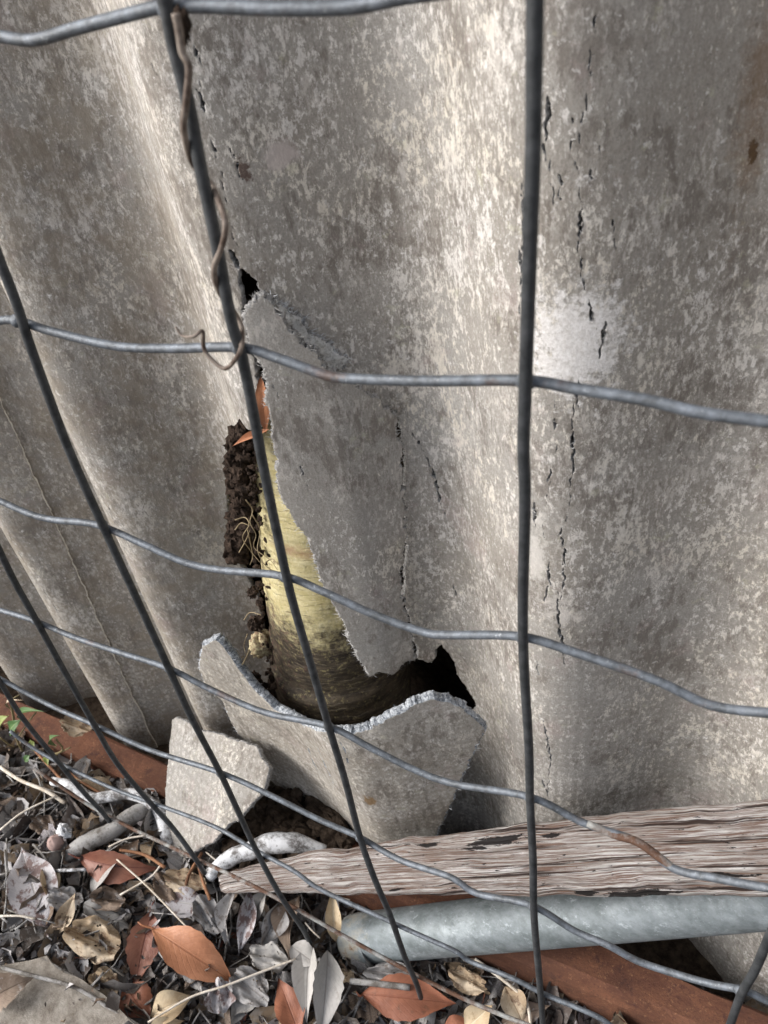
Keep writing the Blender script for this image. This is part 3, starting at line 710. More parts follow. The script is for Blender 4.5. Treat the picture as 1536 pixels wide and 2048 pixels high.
# heroes
place_leaf('dead_leaf', (303, 1858), (464, 1962), 78, 'orange', 'big smooth orange leaf lying across the middle of the litter', hb=.040, ht=.030, bend=.22, fold=.22, wav=.05, serr=.07, twist=.35, tipw=.68, nu=24, stalk=.16, pt=False)
place_leaf('dead_leaf', (303, 1822), (268, 1978), 66, 'russet', 'reddish brown leaf under the stalk of the big orange leaf', hb=.028, ht=.024, bend=.05, fold=.35, wav=.05, serr=.16, nu=24)
place_leaf('dead_leaf', (160, 1713), (318, 1740), 62, 'russet', 'dark red brown folded leaf lying below the white twig', hb=.040, ht=.036, bend=.25, fold=.55, roll=.5, serr=.12, nu=24)
place_leaf('dead_leaf', (250, 1972), (302, 2040), 66, 'rust', 'broad rust coloured leaf fragment between the russet and the cream leaf', hb=.026, ht=.026, bend=.1, fold=.1, tipw=.5, serr=.1, stalk=0)
place_leaf('dead_leaf', (302, 2034), (386, 1990), 58, 'cream', 'cream coloured cupped leaf at the bottom edge beside the rust leaf', hb=.030, ht=.034, bend=.35, fold=.5, tipw=.5, stalk=.05)
place_leaf('dead_leaf', (290, 2075), (368, 2040), 40, 'cream', 'torn cream leaf scrap cut off by the bottom edge under the cupped cream leaf', hb=.034, ht=.034, bend=.3, fold=.5, stalk=0)
place_leaf('dead_leaf', (95, 1858), (40, 1690), 92, 'lilac', 'large mottled lilac grey leaf with brown patches at the left edge', hb=.036, ht=.044, bend=.12, fold=.25, wav=.06, nu=24)
place_leaf('dead_leaf', (84, 1738), (106, 1815), 38, 'cream', 'small yellowish curled leaf beside the mottled lilac leaf', hb=.042, ht=.036, bend=.3, fold=.7, roll=-.5)
crumple('dead_leaf', (186, 1880), 110, 74, 'tan', 'crumpled tan leaf with a torn cup shape in the left litter', h=.036, seed=4, amp=.9, ang=.4)
place_leaf('dead_leaf', (118, 1868), (150, 1785), 34, 'tan', 'pointed tan leaf tip rising from the crumpled tan leaf', hb=.034, ht=.046, bend=.1, fold=.5)
crumple('dead_leaf', (30, 1895), 90, 62, 'grey', 'torn pale grey leaf at the left edge above the paving slab', h=.030, seed=9, amp=.4)
place_leaf('dead_leaf', (-30, 2005), (62, 1955), 66, 'brown', 'brownish curled leaf lying on the paving slab', hb=.044, ht=.048, bend=.2, fold=.4, serr=.3)
crumple('dead_leaf', (208, 1968), 62, 56, 'tan', 'small pale brown curled leaf just above the paving slab corner', h=.030, seed=12, amp=.8, ang=.8)
place_leaf('dead_leaf', (600, 2070), (556, 1955), 58, 'rust', 'orange red leaf at the bottom edge left of the folded grey leaves', hb=.028, ht=.030, bend=.08, fold=.3, serr=.08, nu=22, stalk=0)
place_leaf('dead_leaf', (722, 1988), (912, 2006), 82, 'rust', 'large red brown leaf at the bottom edge below the pipe', hb=.030, ht=.026, bend=.12, fold=.12, serr=.08, wav=.06, tipw=.6, nu=24, stalk=.05)
place_leaf('dead_leaf', (1010, 1972), (1048, 2050), 52, 'tan', 'thin tan leaf leaning on the second upright wire from the right', hb=.034, ht=.028, bend=.3, fold=.5, stalk=.0)
place_leaf('dead_leaf', (664, 1780), (672, 1892), 32, 'cream', 'narrow cream leaf hanging down in front of the pipe end', hb=.062, ht=.030, bend=.35, fold=.8)
place_leaf('dead_leaf', (622, 1890), (612, 2050), 54, 'paper', 'papery grey folded leaf standing left of its twin', hb=.034, ht=.030, bend=.12, fold=.9, wav=.03, roll=.3, stalk=0, tipw=.35)
place_leaf('dead_leaf', (655, 1900), (640, 2090), 62, 'paper', 'papery grey folded leaf with frayed edge right of its twin', hb=.038, ht=.030, bend=.15, fold=.7, wav=.05, serr=.14, roll=-.3, stalk=0, tipw=.45)
place_leaf('dead_leaf', (582, 1892), (642, 1935), 48, 'paper', 'short grey torn leaf on top of the papery folded pair', hb=.038, ht=.036, bend=.05, fold=.2, stalk=0, tipw=.3)
place_leaf('dead_leaf', (930, 2060), (985, 2010), 52, 'cream', 'pale beige leaf tip at the bottom edge right of the large red brown leaf', hb=.024, ht=.032, bend=.1, fold=.4, stalk=0)
place_leaf('dead_leaf', (880, 2070), (960, 2060), 60, 'rust', 'brown leaf tip cut off by the bottom edge', hb=.018, ht=.02, bend=.1, fold=.2, stalk=0)
for k, (b, t, wpx, rl, lab) in enumerate([((470, 1775), (452, 1905), 34, .5, 'long shrivelled grey leaf, outermost of the bundle below the timber'), ((500, 1778), (478, 1915), 36, -.2, 'long shrivelled grey leaf, second of the bundle below the timber'),
                                     ((540, 1775), (492, 1880), 40, .3, 'shrivelled lilac grey leaf, third of the bundle below the timber'), ((560, 1800), (520, 1900), 48, -.4, 'wide shrivelled grey leaf, fourth of the bundle below the timber'), ((600, 1790), (575, 1925), 52, .5, 'dark shrivelled leaf nearest the pipe in the bundle below the timber')]):
    place_leaf('dead_leaf', b, t, wpx, ('grey', 'lilac', 'paper', 'grey', 'brown')[k], lab, hb=.045 - .003 * k, ht=.026, bend=.3, fold=1.0, wav=.16, roll=rl, nu=26, stalk=0, group='shrivelled leaf bundle under the timber')
crumple('dead_leaf', (150, 1452), 62, 40, 'tan', 'crumpled pale leaf caught on the rusty beam at the left', y=.236, seed=21, amp=.9, ang=.3)
crumple('dead_leaf', (366, 1762), 84, 46, 'tan', 'crumpled tan leaf right of the red brown folded leaf', h=.040, seed=24, amp=.7, ang=.3)
place_leaf('dead_leaf', (330, 1800), (420, 1815), 56, 'lilac', 'flat lilac grey leaf in the litter below the crumpled tan leaf', hb=.034, ht=.034, bend=.15, fold=.2)
place_leaf('dead_leaf', (1000, 2048), (1100, 2010), 46, 'brown', 'dark dry leaf beside the rusty beam at the bottom', hb=.02, ht=.03, bend=.2, fold=.5)
place_leaf('dead_leaf', (560, 1640), (600, 1612), 22, 'brown', 'small dark leaf in the shade under the lower broken piece', hb=.02, ht=.025)
place_leaf('dead_leaf', (522, 752), (532, 872), 30, 'orange', 'orange brown leaf wedged in the narrow top of the hole', y=(.2755, .2745), bend=.03, fold=.3, wav=.08, tipw=.5, stalk=0, roll=.2)
place_leaf('dead_leaf', (540, 858), (462, 892), 15, 'orange', 'thin orange leaf sliver poking out across the soil', y=(.268, .258), bend=.1, fold=1.0, stalk=0)
place_leaf('dead_leaf', (1180, 1975), (1215, 2060), 40, 'brown', 'dark curled leaf pressed against the rusty beam bottom right', hb=.03, ht=.03, bend=.3, fold=.8) if False else None

# ------------------------------------------------------------------ paving slab
m_slab = Mat('paving_slab', .9, spec=.2)
m_slab.color(m_slab.mix(m_slab.mr(m_slab.noise(120, 8, .7), .35, .65), (.17, .145, .12), (.36, .33, .29))); m_slab.bump(m_slab.noise(500, 6, .7), .8, .001)
q0 = atZ(92, 1912, .036); q1 = atZ(300, 2062, .034); q2 = atZ(-160, 1965, .040); 
q3 = q1 + (q2 - q0)
def prism(P, z0):
    P = [np.array(p) for p in P]; c = sum(P) / len(P); n = len(P); rngs = []
    for f, dz in ((.985, 0), (1.0, -.0025), (1.0, None)):
        rngs.append([np.array([*(c + (p - c) * f)[:2], (p[2] + dz) if dz is not None else z0]) for p in P])
    V = [v for r in rngs for v in r]; Fc = [tuple(range(n))]
    for r in range(2):
        for k in range(n): Fc.append((r * n + k, r * n + (k + 1) % n, (r + 1) * n + (k + 1) % n, (r + 1) * n + k))
    return V, Fc
def sub(a, b, k, s): return [a + (b - a) * t + np.array([0, float(vn(t * 9, s, 3)) * .002, 0]) for t in np.linspace(0, 1, k, endpoint=False)]
V, Fc = prism(sub(q0, q1, 14, 1) + sub(q1, q3, 4, 2) + sub(q3, q2, 8, 3) + sub(q2, q0, 8, 4), -.02)
tag(obj('paving_slab', V, Fc, m_slab.m, smooth=False), 'sandy grey concrete paving slab corner half buried in litter at the lower left', 'slab')

def on_slab(x, y):
    X_ = np.array([float(x)]); Y_ = np.array([float(y)])
    return poly_sdf(X_, Y_, np.array([q0[:2], q1[:2], q3[:2], q2[:2]]))[0] > -.004

HEROES = [(380, 1905, 'the big orange leaf'), (283, 1900, 'the reddish leaf by the big orange leaf'), (240, 1730, 'the red brown folded leaf'), (275, 2005, 'the broad rust fragment'), (345, 2010, 'the cream cupped leaf'), (65, 1770, 'the mottled lilac leaf'),
          (186, 1880, 'the crumpled tan leaf'), (25, 1895, 'the torn grey leaf'), (120, 2000, 'the paving slab'), (580, 2010, 'the orange red leaf'), (815, 2000, 'the large red brown leaf'), (1030, 2010, 'the thin tan leaf at the wire'),
          (630, 1960, 'the papery folded leaves'), (520, 1850, 'the shrivelled leaf bundle'), (366, 1762, 'the crumpled leaf near the pale plate'), (215, 1665, 'the thick grey stick'), (220, 1592, 'the crooked white stick'), (60, 1500, 'the green weed'),
          (520, 1700, 'the white flaking stick'), (700, 1880, 'the pipe end'), (430, 1600, 'the pale loose plate'), (1000, 1940, 'the rusty beam below the pipe')]
for (cx0, cy0, cw, ch, mt, lab, h_, sd_, an_) in [(130, 1800, 70, 50, 'grey', 'silver grey crumpled leaf between the cream curled leaf and the white sliver', .040, 31, .3), (420, 1832, 80, 52, 'grey', 'silver grey crumpled leaf above the tip of the big orange leaf', .038, 33, 1.0),
    (215, 1800, 66, 44, 'brown', 'dark crumpled leaf above the crumpled tan leaf', .036, 35, .1), (500, 1975, 86, 60, 'grey', 'grey crumpled leaf left of the orange red leaf at the bottom', .032, 37, .7), (440, 1995, 60, 60, 'lilac', 'blotched crumpled leaf under the long pale stem', .030, 39, 1.4),
    (540, 1915, 80, 46, 'paper', 'pale torn crumpled leaf under the shrivelled bundle', .038, 41, .2), (780, 1945, 90, 40, 'grey', 'grey flat crumpled leaf just under the pipe', .030, 43, .1), (330, 1775, 60, 40, 'brown', 'dark crumpled leaf below the red brown folded leaf', .038, 45, .9), (935, 1960, 70, 44, 'tan', 'dull tan crumpled leaf between the pipe and the beam', .028, 47, .5), (20, 1830, 70, 60, 'brown', 'dark crumpled leaf under the mottled lilac leaf', .030, 49, .5), (85, 1650, 50, 36, 'brown', 'dark crumpled leaf above the pinkish seed pod', .036, 51, .5)]:
    crumple('dead_leaf', (cx0, cy0), cw, ch, mt, lab, h=h_, seed=sd_, amp=.9, ang=an_)
# middling litter leaves, each its own object
protos = []
def crumple_data(seed, n=16):
    V = []; UV = []; Fc = []
    for i in range(n + 1):
        for k in range(n + 1):
            u = i / n * 2 - 1; v = k / n * 2 - 1; rad = 1 + .4 * float(fbm(u * 1.7 + seed, v * 1.7, seed, 3))
            x = u * math.sqrt(1 - .5 * v * v) * rad; y_ = v * math.sqrt(1 - .5 * u * u) * rad
            z = .5 * (.8 * float(fbm(u * 1.6 + 3, v * 2.6 + seed, seed + 5, 3)) + .45 * (x * x + y_ * y_) + .3 * math.sin(3 * v + seed + u))
            V.append((x * .5, y_ * .33, z * .38)); UV.append((u * .5 + .5, v * .5 + .5))
    for i in range(n):
        for k in range(n): q = i * (n + 1) + k; Fc.append((q, q + n + 1, q + n + 2, q + 1))
    return V, Fc, UV
for s in range(9):
    if s in (1, 4, 6, 8): protos.append(crumple_data(s * 7 + 3)); continue
    V, Fc, UV = leaf_data(1.0, random.uniform(.34, .6), bend=random.uniform(-.2, .45), fold=random.uniform(.1, 1.0), wav=random.uniform(.05, .25), twist=random.uniform(-.6, .6), serr=random.uniform(0, .25), nu=14, nv=6, seed=s + 50, stalk=.12 if s % 2 else 0)
    protos.append((V, Fc, UV))
kinds = ['grey', 'brown', 'brown', 'grey', 'lilac', 'grey', 'tan', 'paper', 'brown', 'brown', 'russet']
words = {'grey': 'dull grey', 'brown': 'dark brown', 'lilac': 'blotched lilac grey', 'tan': 'tan', 'paper': 'papery grey', 'russet': 'dull russet'}
cache = {}
for k in range(290):
    x = RNG.uniform(-.72, -.02); y = RNG.uniform(.075, .216)
    if k > 150: x = RNG.uniform(-.5, .0)
    if on_slab(x, y) and RNG.random() < .93: continue
    s = RNG.integers(0, 9); kd = kinds[RNG.integers(0, len(kinds))]
    if (s, kd) not in cache:
        V, Fc, UV = protos[s]; o = obj('litter_leaf', V, Fc, LM[kd], uv=UV); cache[(s, kd)] = o
    else:
        o = cache[(s, kd)].copy(); COL.objects.link(o)
    L = RNG.uniform(.018, .048)
    o.location = (x, y, float(gz(x, y)) + RNG.uniform(.002, .013)); o.scale = (L, L, L)
    o.rotation_euler = (RNG.normal(0, .45) + (math.pi if RNG.random() < .3 else 0), RNG.normal(0, .35), RNG.uniform(0, 6.28))
    v_ = (np.array(o.location) - EYE) @ R; qx, qy = v_[0] / v_[2] * F + CX, v_[1] / v_[2] * F + CY
    hn = min(HEROES, key=lambda h: math.hypot(h[0] - qx, h[1] - qy)); dx, dy = qx - hn[0], qy - hn[1]
    side = ('above' if dy < 0 else 'below') if abs(dy) > abs(dx) * .7 else ('just left of' if dx < 0 else 'just right of')
    sz = 'small' if L < .028 else ('middling' if L < .038 else 'large')
    tag(o, sz + ' ' + words[kd] + ' dead leaf ' + side + ' ' + hn[2], 'leaf', 'loose leaves in the litter')

# mass litter
def litter_mat():
    m = Mat('litter', .8, spec=.25)
    at_ = m.t.nodes.new('ShaderNodeAttribute'); at_.attribute_name = 'tint'
    cr = m.t.nodes.new('ShaderNodeValToRGB'); m.t.links.new(at_.outputs['Fac'], cr.inputs[0]); cr.color_ramp.interpolation = 'CONSTANT'
    cols = [(.045, .036, .030), (.085, .07, .06), (.12, .10, .088), (.20, .185, .175), (.32, .31, .31), (.14, .095, .065), (.27, .20, .135), (.06, .046, .04), (.46, .44, .44), (.10, .08, .07)]
    el = cr.color_ramp.elements
    while len(el) < len(cols): el.new(.5)
    for i, c in enumerate(cols): el[i].position = i / len(cols); el[i].color = (*c, 1)
    k = m.mr(m.noise(140, 7, .7), .5, .62)
    c = m.mix(m.math('MULTIPLY', k, .5), cr.outputs[0], (.33, .315, .30))
    c = m.mix(m.mr(m.noise(90, 7, .7, m.mp(m.P, loc=(4, 4, 4))), .56, .66, 0, .6), c, (.06, .042, .032))
    m.color(c); m.bump(m.noise(400, 6, .7), .6, .001); return m.m
m_lit = litter_mat()
def litter(n, x0, x1, y0, y1, lmin, lmax, hmax, nu, nv, seed):
    rg = np.random.default_rng(seed); V = []; Fc = []; T = []
    for q in range(n):
        x = rg.uniform(x0, x1); y = rg.uniform(y0, y1); os_ = on_slab(x, y)
        if os_ and (lmin > .004 or rg.random() < .93): continue
        L = rg.uniform(lmin, lmax) * (.5 + rg.random() ** 2); W = L * rg.uniform(.3, .75); az = rg.uniform(0, 6.28); tl, rl = rg.normal(0, .45, 2)
        u = np.linspace(0, 1, nu + 1)[:, None] * np.ones((1, nv + 1)); v = np.linspace(-1, 1, nv + 1)[None] * np.ones((nu + 1, 1))
        pr = np.sin(np.pi * np.clip(u, .03, .97) ** rg.uniform(.6, 1.2)) ** .7 * W / 2 * (1 + .25 * rg.normal(size=u.shape))
        X = (u - .5) * L; Y = pr * v; Z = rg.uniform(-1.2, 1.6) * L * (u - .5) ** 2 + rg.uniform(.1, 1.4) * np.abs(Y) + .05 * L * rg.normal(size=u.shape)
        ct, st_ = math.cos(tl), math.sin(tl); X, Z = X * ct + Z * st_, Z * ct - X * st_
        ct, st_ = math.cos(rl), math.sin(rl); Y, Z = Y * ct + Z * st_, Z * ct - Y * st_
        ca, sa = math.cos(az), math.sin(az)
        P = np.stack([x + X * ca - Y * sa, y + X * sa + Y * ca, (.030 if os_ else float(gz(x, y))) + rg.uniform(0, hmax) + Z], -1).reshape(-1, 3)
        o = len(V); V.extend(P.tolist()); t = rg.random(); T.extend([t] * len(P))
        for i in range(nu):
            for k in range(nv):
                a = o + i * (nv + 1) + k; Fc.append((a, a + nv + 1, a + nv + 2, a + 1))
    return V, Fc, T
parts = [litter(5200, -.85, .10, .04, .222, .012, .034, .012, 6, 4, 1), litter(9000, -.85, .10, .04, .222, .003, .010, .016, 2, 2, 2),
         litter(2500, -1.5, .7, -.6, .10, .015, .05, .012, 4, 2, 3), litter(160, -.45, -.15, .22, .30, .008, .02, .006, 4, 2, 4), litter(60, -.12, .12, .25, .275, .012, .03, .012, 5, 3, 6)]
V = []; Fc = []; T = []
for v, f, t in parts:
    o = len(V); V += v; Fc += [tuple(i + o for i in q) for q in f]; T += t
lo_ = obj('leaf_litter', V, Fc, m_lit, smooth=True)
a_ = lo_.data.attributes.new('tint', 'FLOAT', 'POINT'); a_.data.foreach_set('value', T)
tag(lo_, 'layer of broken grey and brown dead leaves covering the ground', 'leaf litter', kind='stuff')

# ------------------------------------------------------------------ rusty beam
m_rust = Mat('rusty_red_steel', .85, spec=.2)
rn = m_rust.noise(55, 8, .72, m_rust.mp(m_rust.P, scale=(.5, 1, 1)))
rc = m_rust.mix(m_rust.mr(rn, .38, .64), (.095, .042, .028), (.19, .085, .050))
rc = m_rust.mix(m_rust.mr(m_rust.noise(28, 8, .8, m_rust.mp(m_rust.P, scale=(.35, 1, 1), loc=(2, 1, 1))), .58, .68, 0, .6), rc, (.34, .18, .095))
rc = m_rust.mix(m_rust.mr(m_rust.noise(80, 8, .75, m_rust.mp(m_rust.P, loc=(7, 1, 1))), .55, .64, 0, .75), rc, (.055, .028, .026))
rc = m_rust.mix(m_rust.mr(m_rust.noise(500, 7, .8), .52, .62, 0, .6), rc, (.07, .032, .024))
rc = m_rust.mix(m_rust.mr(m_rust.noise(330, 8, .8, m_rust.mp(m_rust.P, loc=(3, 2, 5))), .57, .64, 0, .5), rc, (.40, .22, .12))
rc = m_rust.mix(m_rust.mr(m_rust.noise(12, 5, .7), .45, .62, 0, .45), rc, (.10, .05, .035))
m_rust.color(rc); m_rust.bump(m_rust.math('ADD', rn, m_rust.noise(700, 5, .7)), .7, .0012)
def beam():
    prof = [(.2535, .030), (.2515, .0325), (.230, .0315), (.2262, .029), (.2235, .020), (.2215, .003), (.221, -.03), (.2535, -.03)]
    xs_ = np.arange(-1.3, .6, .01); V = []; n = len(prof)
    for x in xs_:
        for k, (y, z) in enumerate(prof): V.append((x, y + .0012 * float(vn(x * 30, k * 3.1, 4)) + (.012 * (-(x + .45)) * .4 if x < -.45 else 0), z + .0012 * float(vn(x * 40, k * 2.3, 9))))
    Fc = [(i * n + k, (i + 1) * n + k, (i + 1) * n + (k + 1) % n, i * n + (k + 1) % n) for i in range(len(xs_) - 1) for k in range(n)] + [tuple(range(n)), tuple((len(xs_) - 1) * n + k for k in range(n))[::-1]]
    return V, Fc
V, Fc = beam()
bm_ = obj('rusty_beam', V, Fc, m_rust.m, smooth=False); tag(bm_, 'rusty red brown steel beam lying along the foot of the corrugated fence', 'beam')

# ------------------------------------------------------------------ galvanised pipe
m_pipe = Mat('galvanised_pipe', .6, metallic=.25, spec=.45)
pv = m_pipe.mp(m_pipe.P, scale=(.7, 1, 1), rot=(0, math.radians(-14), 0))
pc = m_pipe.mix(m_pipe.mr(m_pipe.noise(70, 8, .7, pv), .36, .66), (.15, .175, .18), (.31, .345, .365))
pc = m_pipe.mix(m_pipe.mr(m_pipe.noise(210, 8, .8, pv), .36, .5, .5, 0), pc, (.13, .15, .15))
pc = m_pipe.mix(m_pipe.mr(m_pipe.noise(130, 9, .8, pv), .56, .64, 0, .6), pc, (.56, .61, .65))
pc = m_pipe.mix(m_pipe.mr(m_pipe.noise(30, 9, .8, m_pipe.mp(pv, loc=(3, 1, 2))), .54, .62, 0, .35), pc, (.50, .55, .58))
scr = m_pipe.math('ABSOLUTE', m_pipe.math('SUBTRACT', m_pipe.noise(1, 4, .6, m_pipe.mp(m_pipe.P, scale=(6, 28, 40), rot=(0, math.radians(-14), 0))), .5))
pc = m_pipe.mix(m_pipe.mr(scr, .0, .002, .14, 0), pc, (.66, .70, .72))
pl_ = atD(704, 1878, .636); pr_ = atD(1536, 1792, .480); pr_ = pl_ + (pr_ - pl_) * 1.04
e = m_pipe.ell(tuple(pl_), (.045, .045, .045)); ek = m_pipe.math('ADD', e, m_pipe.math('MULTIPLY', m_pipe.math('SUBTRACT', m_pipe.noise(55, 8, .75), .5), 1.8))
pc = m_pipe.mix(m_pipe.mr(ek, .38, .66, 0, .85), pc, (.44, .41, .34))
pc = m_pipe.mix(m_pipe.mr(ek, .62, .80, 0, .9), pc, (.17, .085, .04))
m_pipe.color(pc); m_pipe.set(m_pipe.b.inputs['Roughness'], m_pipe.mr(m_pipe.noise(80, 6, .7, pv), .3, .7, .5, .75)); m_pipe.bump(m_pipe.noise(350, 6, .7, pv), .35, .0006)
pipe = empty('pipe', tuple(pl_)); tag(pipe, 'thick galvanised grey pipe with a rust stained closed end lying under the timber', 'pipe')
dr = (pr_ - pl_) / np.linalg.norm(pr_ - pl_)
pts = []; rad = []
Lp = np.linalg.norm(pr_ - pl_)
for s, r in [(-.0055, .0062), (-.005, .011), (-.0035, .0150), (-.001, .0172), (.003, .0184), (.01, .0186)] + [(t, .0186) for t in np.linspace(.03, Lp, 24)]:
    pts.append(pl_ + dr * s); rad.append(r)
def tube_exact(P, rad, seg):
    V, Fc, UV = tube_data(P, .01, seg); V = np.array(V).reshape(len(P), seg, 3); P = np.array(P)
    V = P[:, None] + (V - P[:, None]) * (np.array(rad) / .01)[:, None, None]; return V.reshape(-1, 3), Fc, UV
v, f, u = tube_exact(pts, rad, 56)
child(obj('pipe_body', v, f, m_pipe.m, uv=u), pipe)
m_scr = Mat('white_scratch', .8); m_scr.color((.62, .66, .68))

# ------------------------------------------------------------------ weathered timber
def wood():
    m = Mat('weathered_timber', .88, spec=.2); uv = m.tc.outputs['UV']
    wob = m.noise(1.0, 3, .5, m.mp(uv, scale=(14, 60, 1)))
    u_, v_, _ = m.sep(uv)
    cb = m.t.nodes.new('ShaderNodeCombineXYZ'); m.set(cb.inputs[0], u_); m.set(cb.inputs[1], m.math('ADD', v_, m.math('MULTIPLY', wob, .004)))
    w2 = cb.outputs[0]
    g = m.noise(1.0, 7, .7, m.mp(w2, scale=(11, 420, 1))); g2 = m.noise(1.0, 7, .75, m.mp(w2, scale=(26, 1300, 1), loc=(3, 1, 0)))
    c = m.mix(m.mr(g, .38, .60), (.19, .155, .135), (.58, .56, .54))
    c = m.mix(m.mr(m.noise(1, 6, .75, m.mp(w2, scale=(16, 240, 1), loc=(3, 3, 0))), .52, .62, 0, .8), c, (.76, .74, .73))
    c = m.mix(m.mr(m.noise(1, 6, .7, m.mp(w2, scale=(12, 60, 1), loc=(9, 3, 0))), .57, .64, 0, .55), c, (.28, .20, .165))
    c = m.mix(m.mr(m.noise(1, 7, .75, m.mp(uv, scale=(9, 30, 1), loc=(4, 2, 0))), .46, .62, 0, .5), c, (.24, .20, .175))
    c = m.mix(m.mr(g2, .44, .52, .9, 0), c, (.15, .085, .06))
    c = m.mix(m.mr(m.noise(1, 5, .7, m.mp(w2, scale=(5, 210, 1), loc=(5, 7, 0))), .41, .445, .95, 0), c, (.035, .022, .018))
    m.fc = c; m.bump(m.math('ADD', m.math('MULTIPLY', g, 1.0), m.math('MULTIPLY', g2, .8)), 1.0, .002); m.color(c); return m
m_wood = wood()
WS = [(446, 1768, 14, .640), (462, 1764, 20, .634), (520, 1756, 27, .620), (620, 1745, 38, .600), (700, 1741, 42, .580), (850, 1730, 53, .550), (1000, 1722, 62, .520), (1240, 1708, 77, .480), (1536, 1696, 89, .435), (1640, 1690, 94, .42)]
cen = []; hw = []; 
for px, py, h, d_ in WS: cen.append(atD(px, py, d_)); hw.append(h * d_ / F)
cen = smooth_line(cen, 26); hw = np.interp(np.linspace(0, 1, len(cen)), np.linspace(0, 1, len(WS)), hw)
TH = [.008, .011, .013, .013]; n = len(cen); C = np.array(cen); T_ = np.gradient(C, axis=0); T_ /= np.linalg.norm(T_, axis=1)[:, None]
SEG = 200; V = []; UV = []
Ls = np.concatenate([[0], np.cumsum(np.linalg.norm(np.diff(C, axis=0), axis=1))])
for i in range(n):
    vw = EYE - C[i]; vw /= np.linalg.norm(vw); B_ = np.cross(T_[i], vw); B_ /= np.linalg.norm(B_); B_ = B_ if B_[2] > 0 else -B_; N_ = np.cross(B_, T_[i]); N_ = N_ if N_ @ vw > 0 else -N_
    th_ = min(.011, hw[i] * .62)
    ks = np.arange(SEG); a = 2 * math.pi * ks / SEG; ca, sa = np.cos(a), np.sin(a); p = 3.4
    rx = np.sign(ca) * np.abs(ca) ** (2 / p) * hw[i]; ry = np.sign(sa) * np.abs(sa) ** (2 / p) * th_
    s = rx * 900
    q = Ls[i]
    wr = rx + .004 * fbm(q * 7 + 0 * rx, rx * 30, 2, 2)
    gr = .0007 * fbm(q * 6 + 5 + 0 * rx, wr * 260 + 40 * np.sign(sa), 3, 3) + .0006 * vn(q * 14 + 0 * rx, wr * 1100, 7)
    gr = np.where(gr < -.00045, gr * 2.4, gr)
    ed = .0014 * fbm(q * 55 + 0 * rx, np.sign(ca) * 3 + 0 * rx, 4, 4)
    Pn = C[i][None] + (rx + ed * np.sign(ca) * (np.abs(ca) > .3))[:, None] * B_ + (ry + gr * np.sign(sa) * np.minimum(1, np.abs(sa) * 2))[:, None] * N_
    V.extend(Pn.tolist()); UV.extend([(q, r_ + (.2 if s_ < 0 else 0)) for r_, s_ in zip(rx, sa)])
Fc = [(i * SEG + k, i * SEG + (k + 1) % SEG, (i + 1) * SEG + (k + 1) % SEG, (i + 1) * SEG + k) for i in range(n - 1) for k in range(SEG)] + [tuple(range(SEG))[::-1], tuple((n - 1) * SEG + k for k in range(SEG))]
# tar patches
for px, py, rq, rr_ in [(1012, 1684, .030, .0042), (1275, 1779, .034, .0030), (1165, 1777, .011, .0022), (1440, 1748, .022, .0022), (880, 1690, .012, .0024), (970, 1697, .014, .0022), (1120, 1672, .010, .002), (800, 1772, .010, .0015), (640, 1770, .012, .0015)]:
    prj = [((c - EYE) @ R[:, 0] / ((c - EYE) @ R[:, 2]) * F + CX, (c - EYE) @ R[:, 1] / ((c - EYE) @ R[:, 2]) * F + CY) for c in C]
    k = min(range(n), key=lambda i: abs(prj[i][0] - px)); dep = (C[k] - EYE) @ R[:, 2]
    qq = Ls[k]; r0 = -(py - prj[k][1]) * dep / F * -1; r0 = (prj[k][1] - py) * dep / F
    mv = m_wood.mp(m_wood.tc.outputs['UV'], scale=(1 / rq, 1 / rr_, 1), loc=(-qq / rq, -r0 / rr_, 0))
    vl = m_wood.t.nodes.new('ShaderNodeVectorMath'); vl.operation = 'LENGTH'; m_wood.set(vl.inputs[0], mv)
    nz = m_wood.noise(1, 6, .7, m_wood.mp(m_wood.tc.outputs['UV'], scale=(90, 500, 1)))
    kk = m_wood.math('ADD', m_wood.mr(vl.outputs['Value'], 1.0, 0.0), m_wood.math('MULTIPLY', m_wood.math('SUBTRACT', nz, .5), 2.4))
    m_wood.fc = m_wood.mix(m_wood.mr(kk, .30, .40, 0, .96), m_wood.fc, (.012, .010, .010)); m_wood.color(m_wood.fc)
tim = obj('timber', V, Fc, m_wood.m, uv=UV, at=tuple(C[0])); tag(tim, 'long weathered split timber with deep silver grain and black tar marks', 'timber')

# ------------------------------------------------------------------ wire mesh
YM = .1836
YB = lambda py: YM - .009 * float(sstep(1640, 1800, py))
Vw = [[(0, 1104), (30, 1165), (72, 1240), (130, 1345), (190, 1452), (235, 1528), (300, 1605), (345, 1655), (387, 1712)],
      [(0, 1364), (46, 1437), (105, 1510), (165, 1582), (205, 1625)],
      [(0, 522), (34, 610), (60, 690), (100, 800), (140, 905), (205, 1050), (270, 1190), (338, 1338), (385, 1440), (440, 1545), (475, 1620), (512, 1700), (560, 1790), (604, 1855)],
      [(305, -80), (325, -10), (333, 18), (350, 100), (375, 200), (400, 330), (432, 480), (462, 640), (482, 705), (502, 800), (530, 950), (570, 1140), (590, 1220), (625, 1340), (658, 1455), (690, 1560), (720, 1675), (750, 1760), (780, 1830), (810, 1915), (832, 1965)],
      [(1071, -80), (1070, -20), (1068, 150), (1066, 300), (1058, 550), (1051, 765), (1047, 900), (1050, 1000), (1046, 1275), (1058, 1500), (1060, 1600), (1066, 1720), (1068, 1830), (1078, 1950), (1088, 2075)],
      [(1640, 1640), (1590, 1760), (1536, 1880), (1510, 1940), (1480, 1995), (1450, 2080)]]
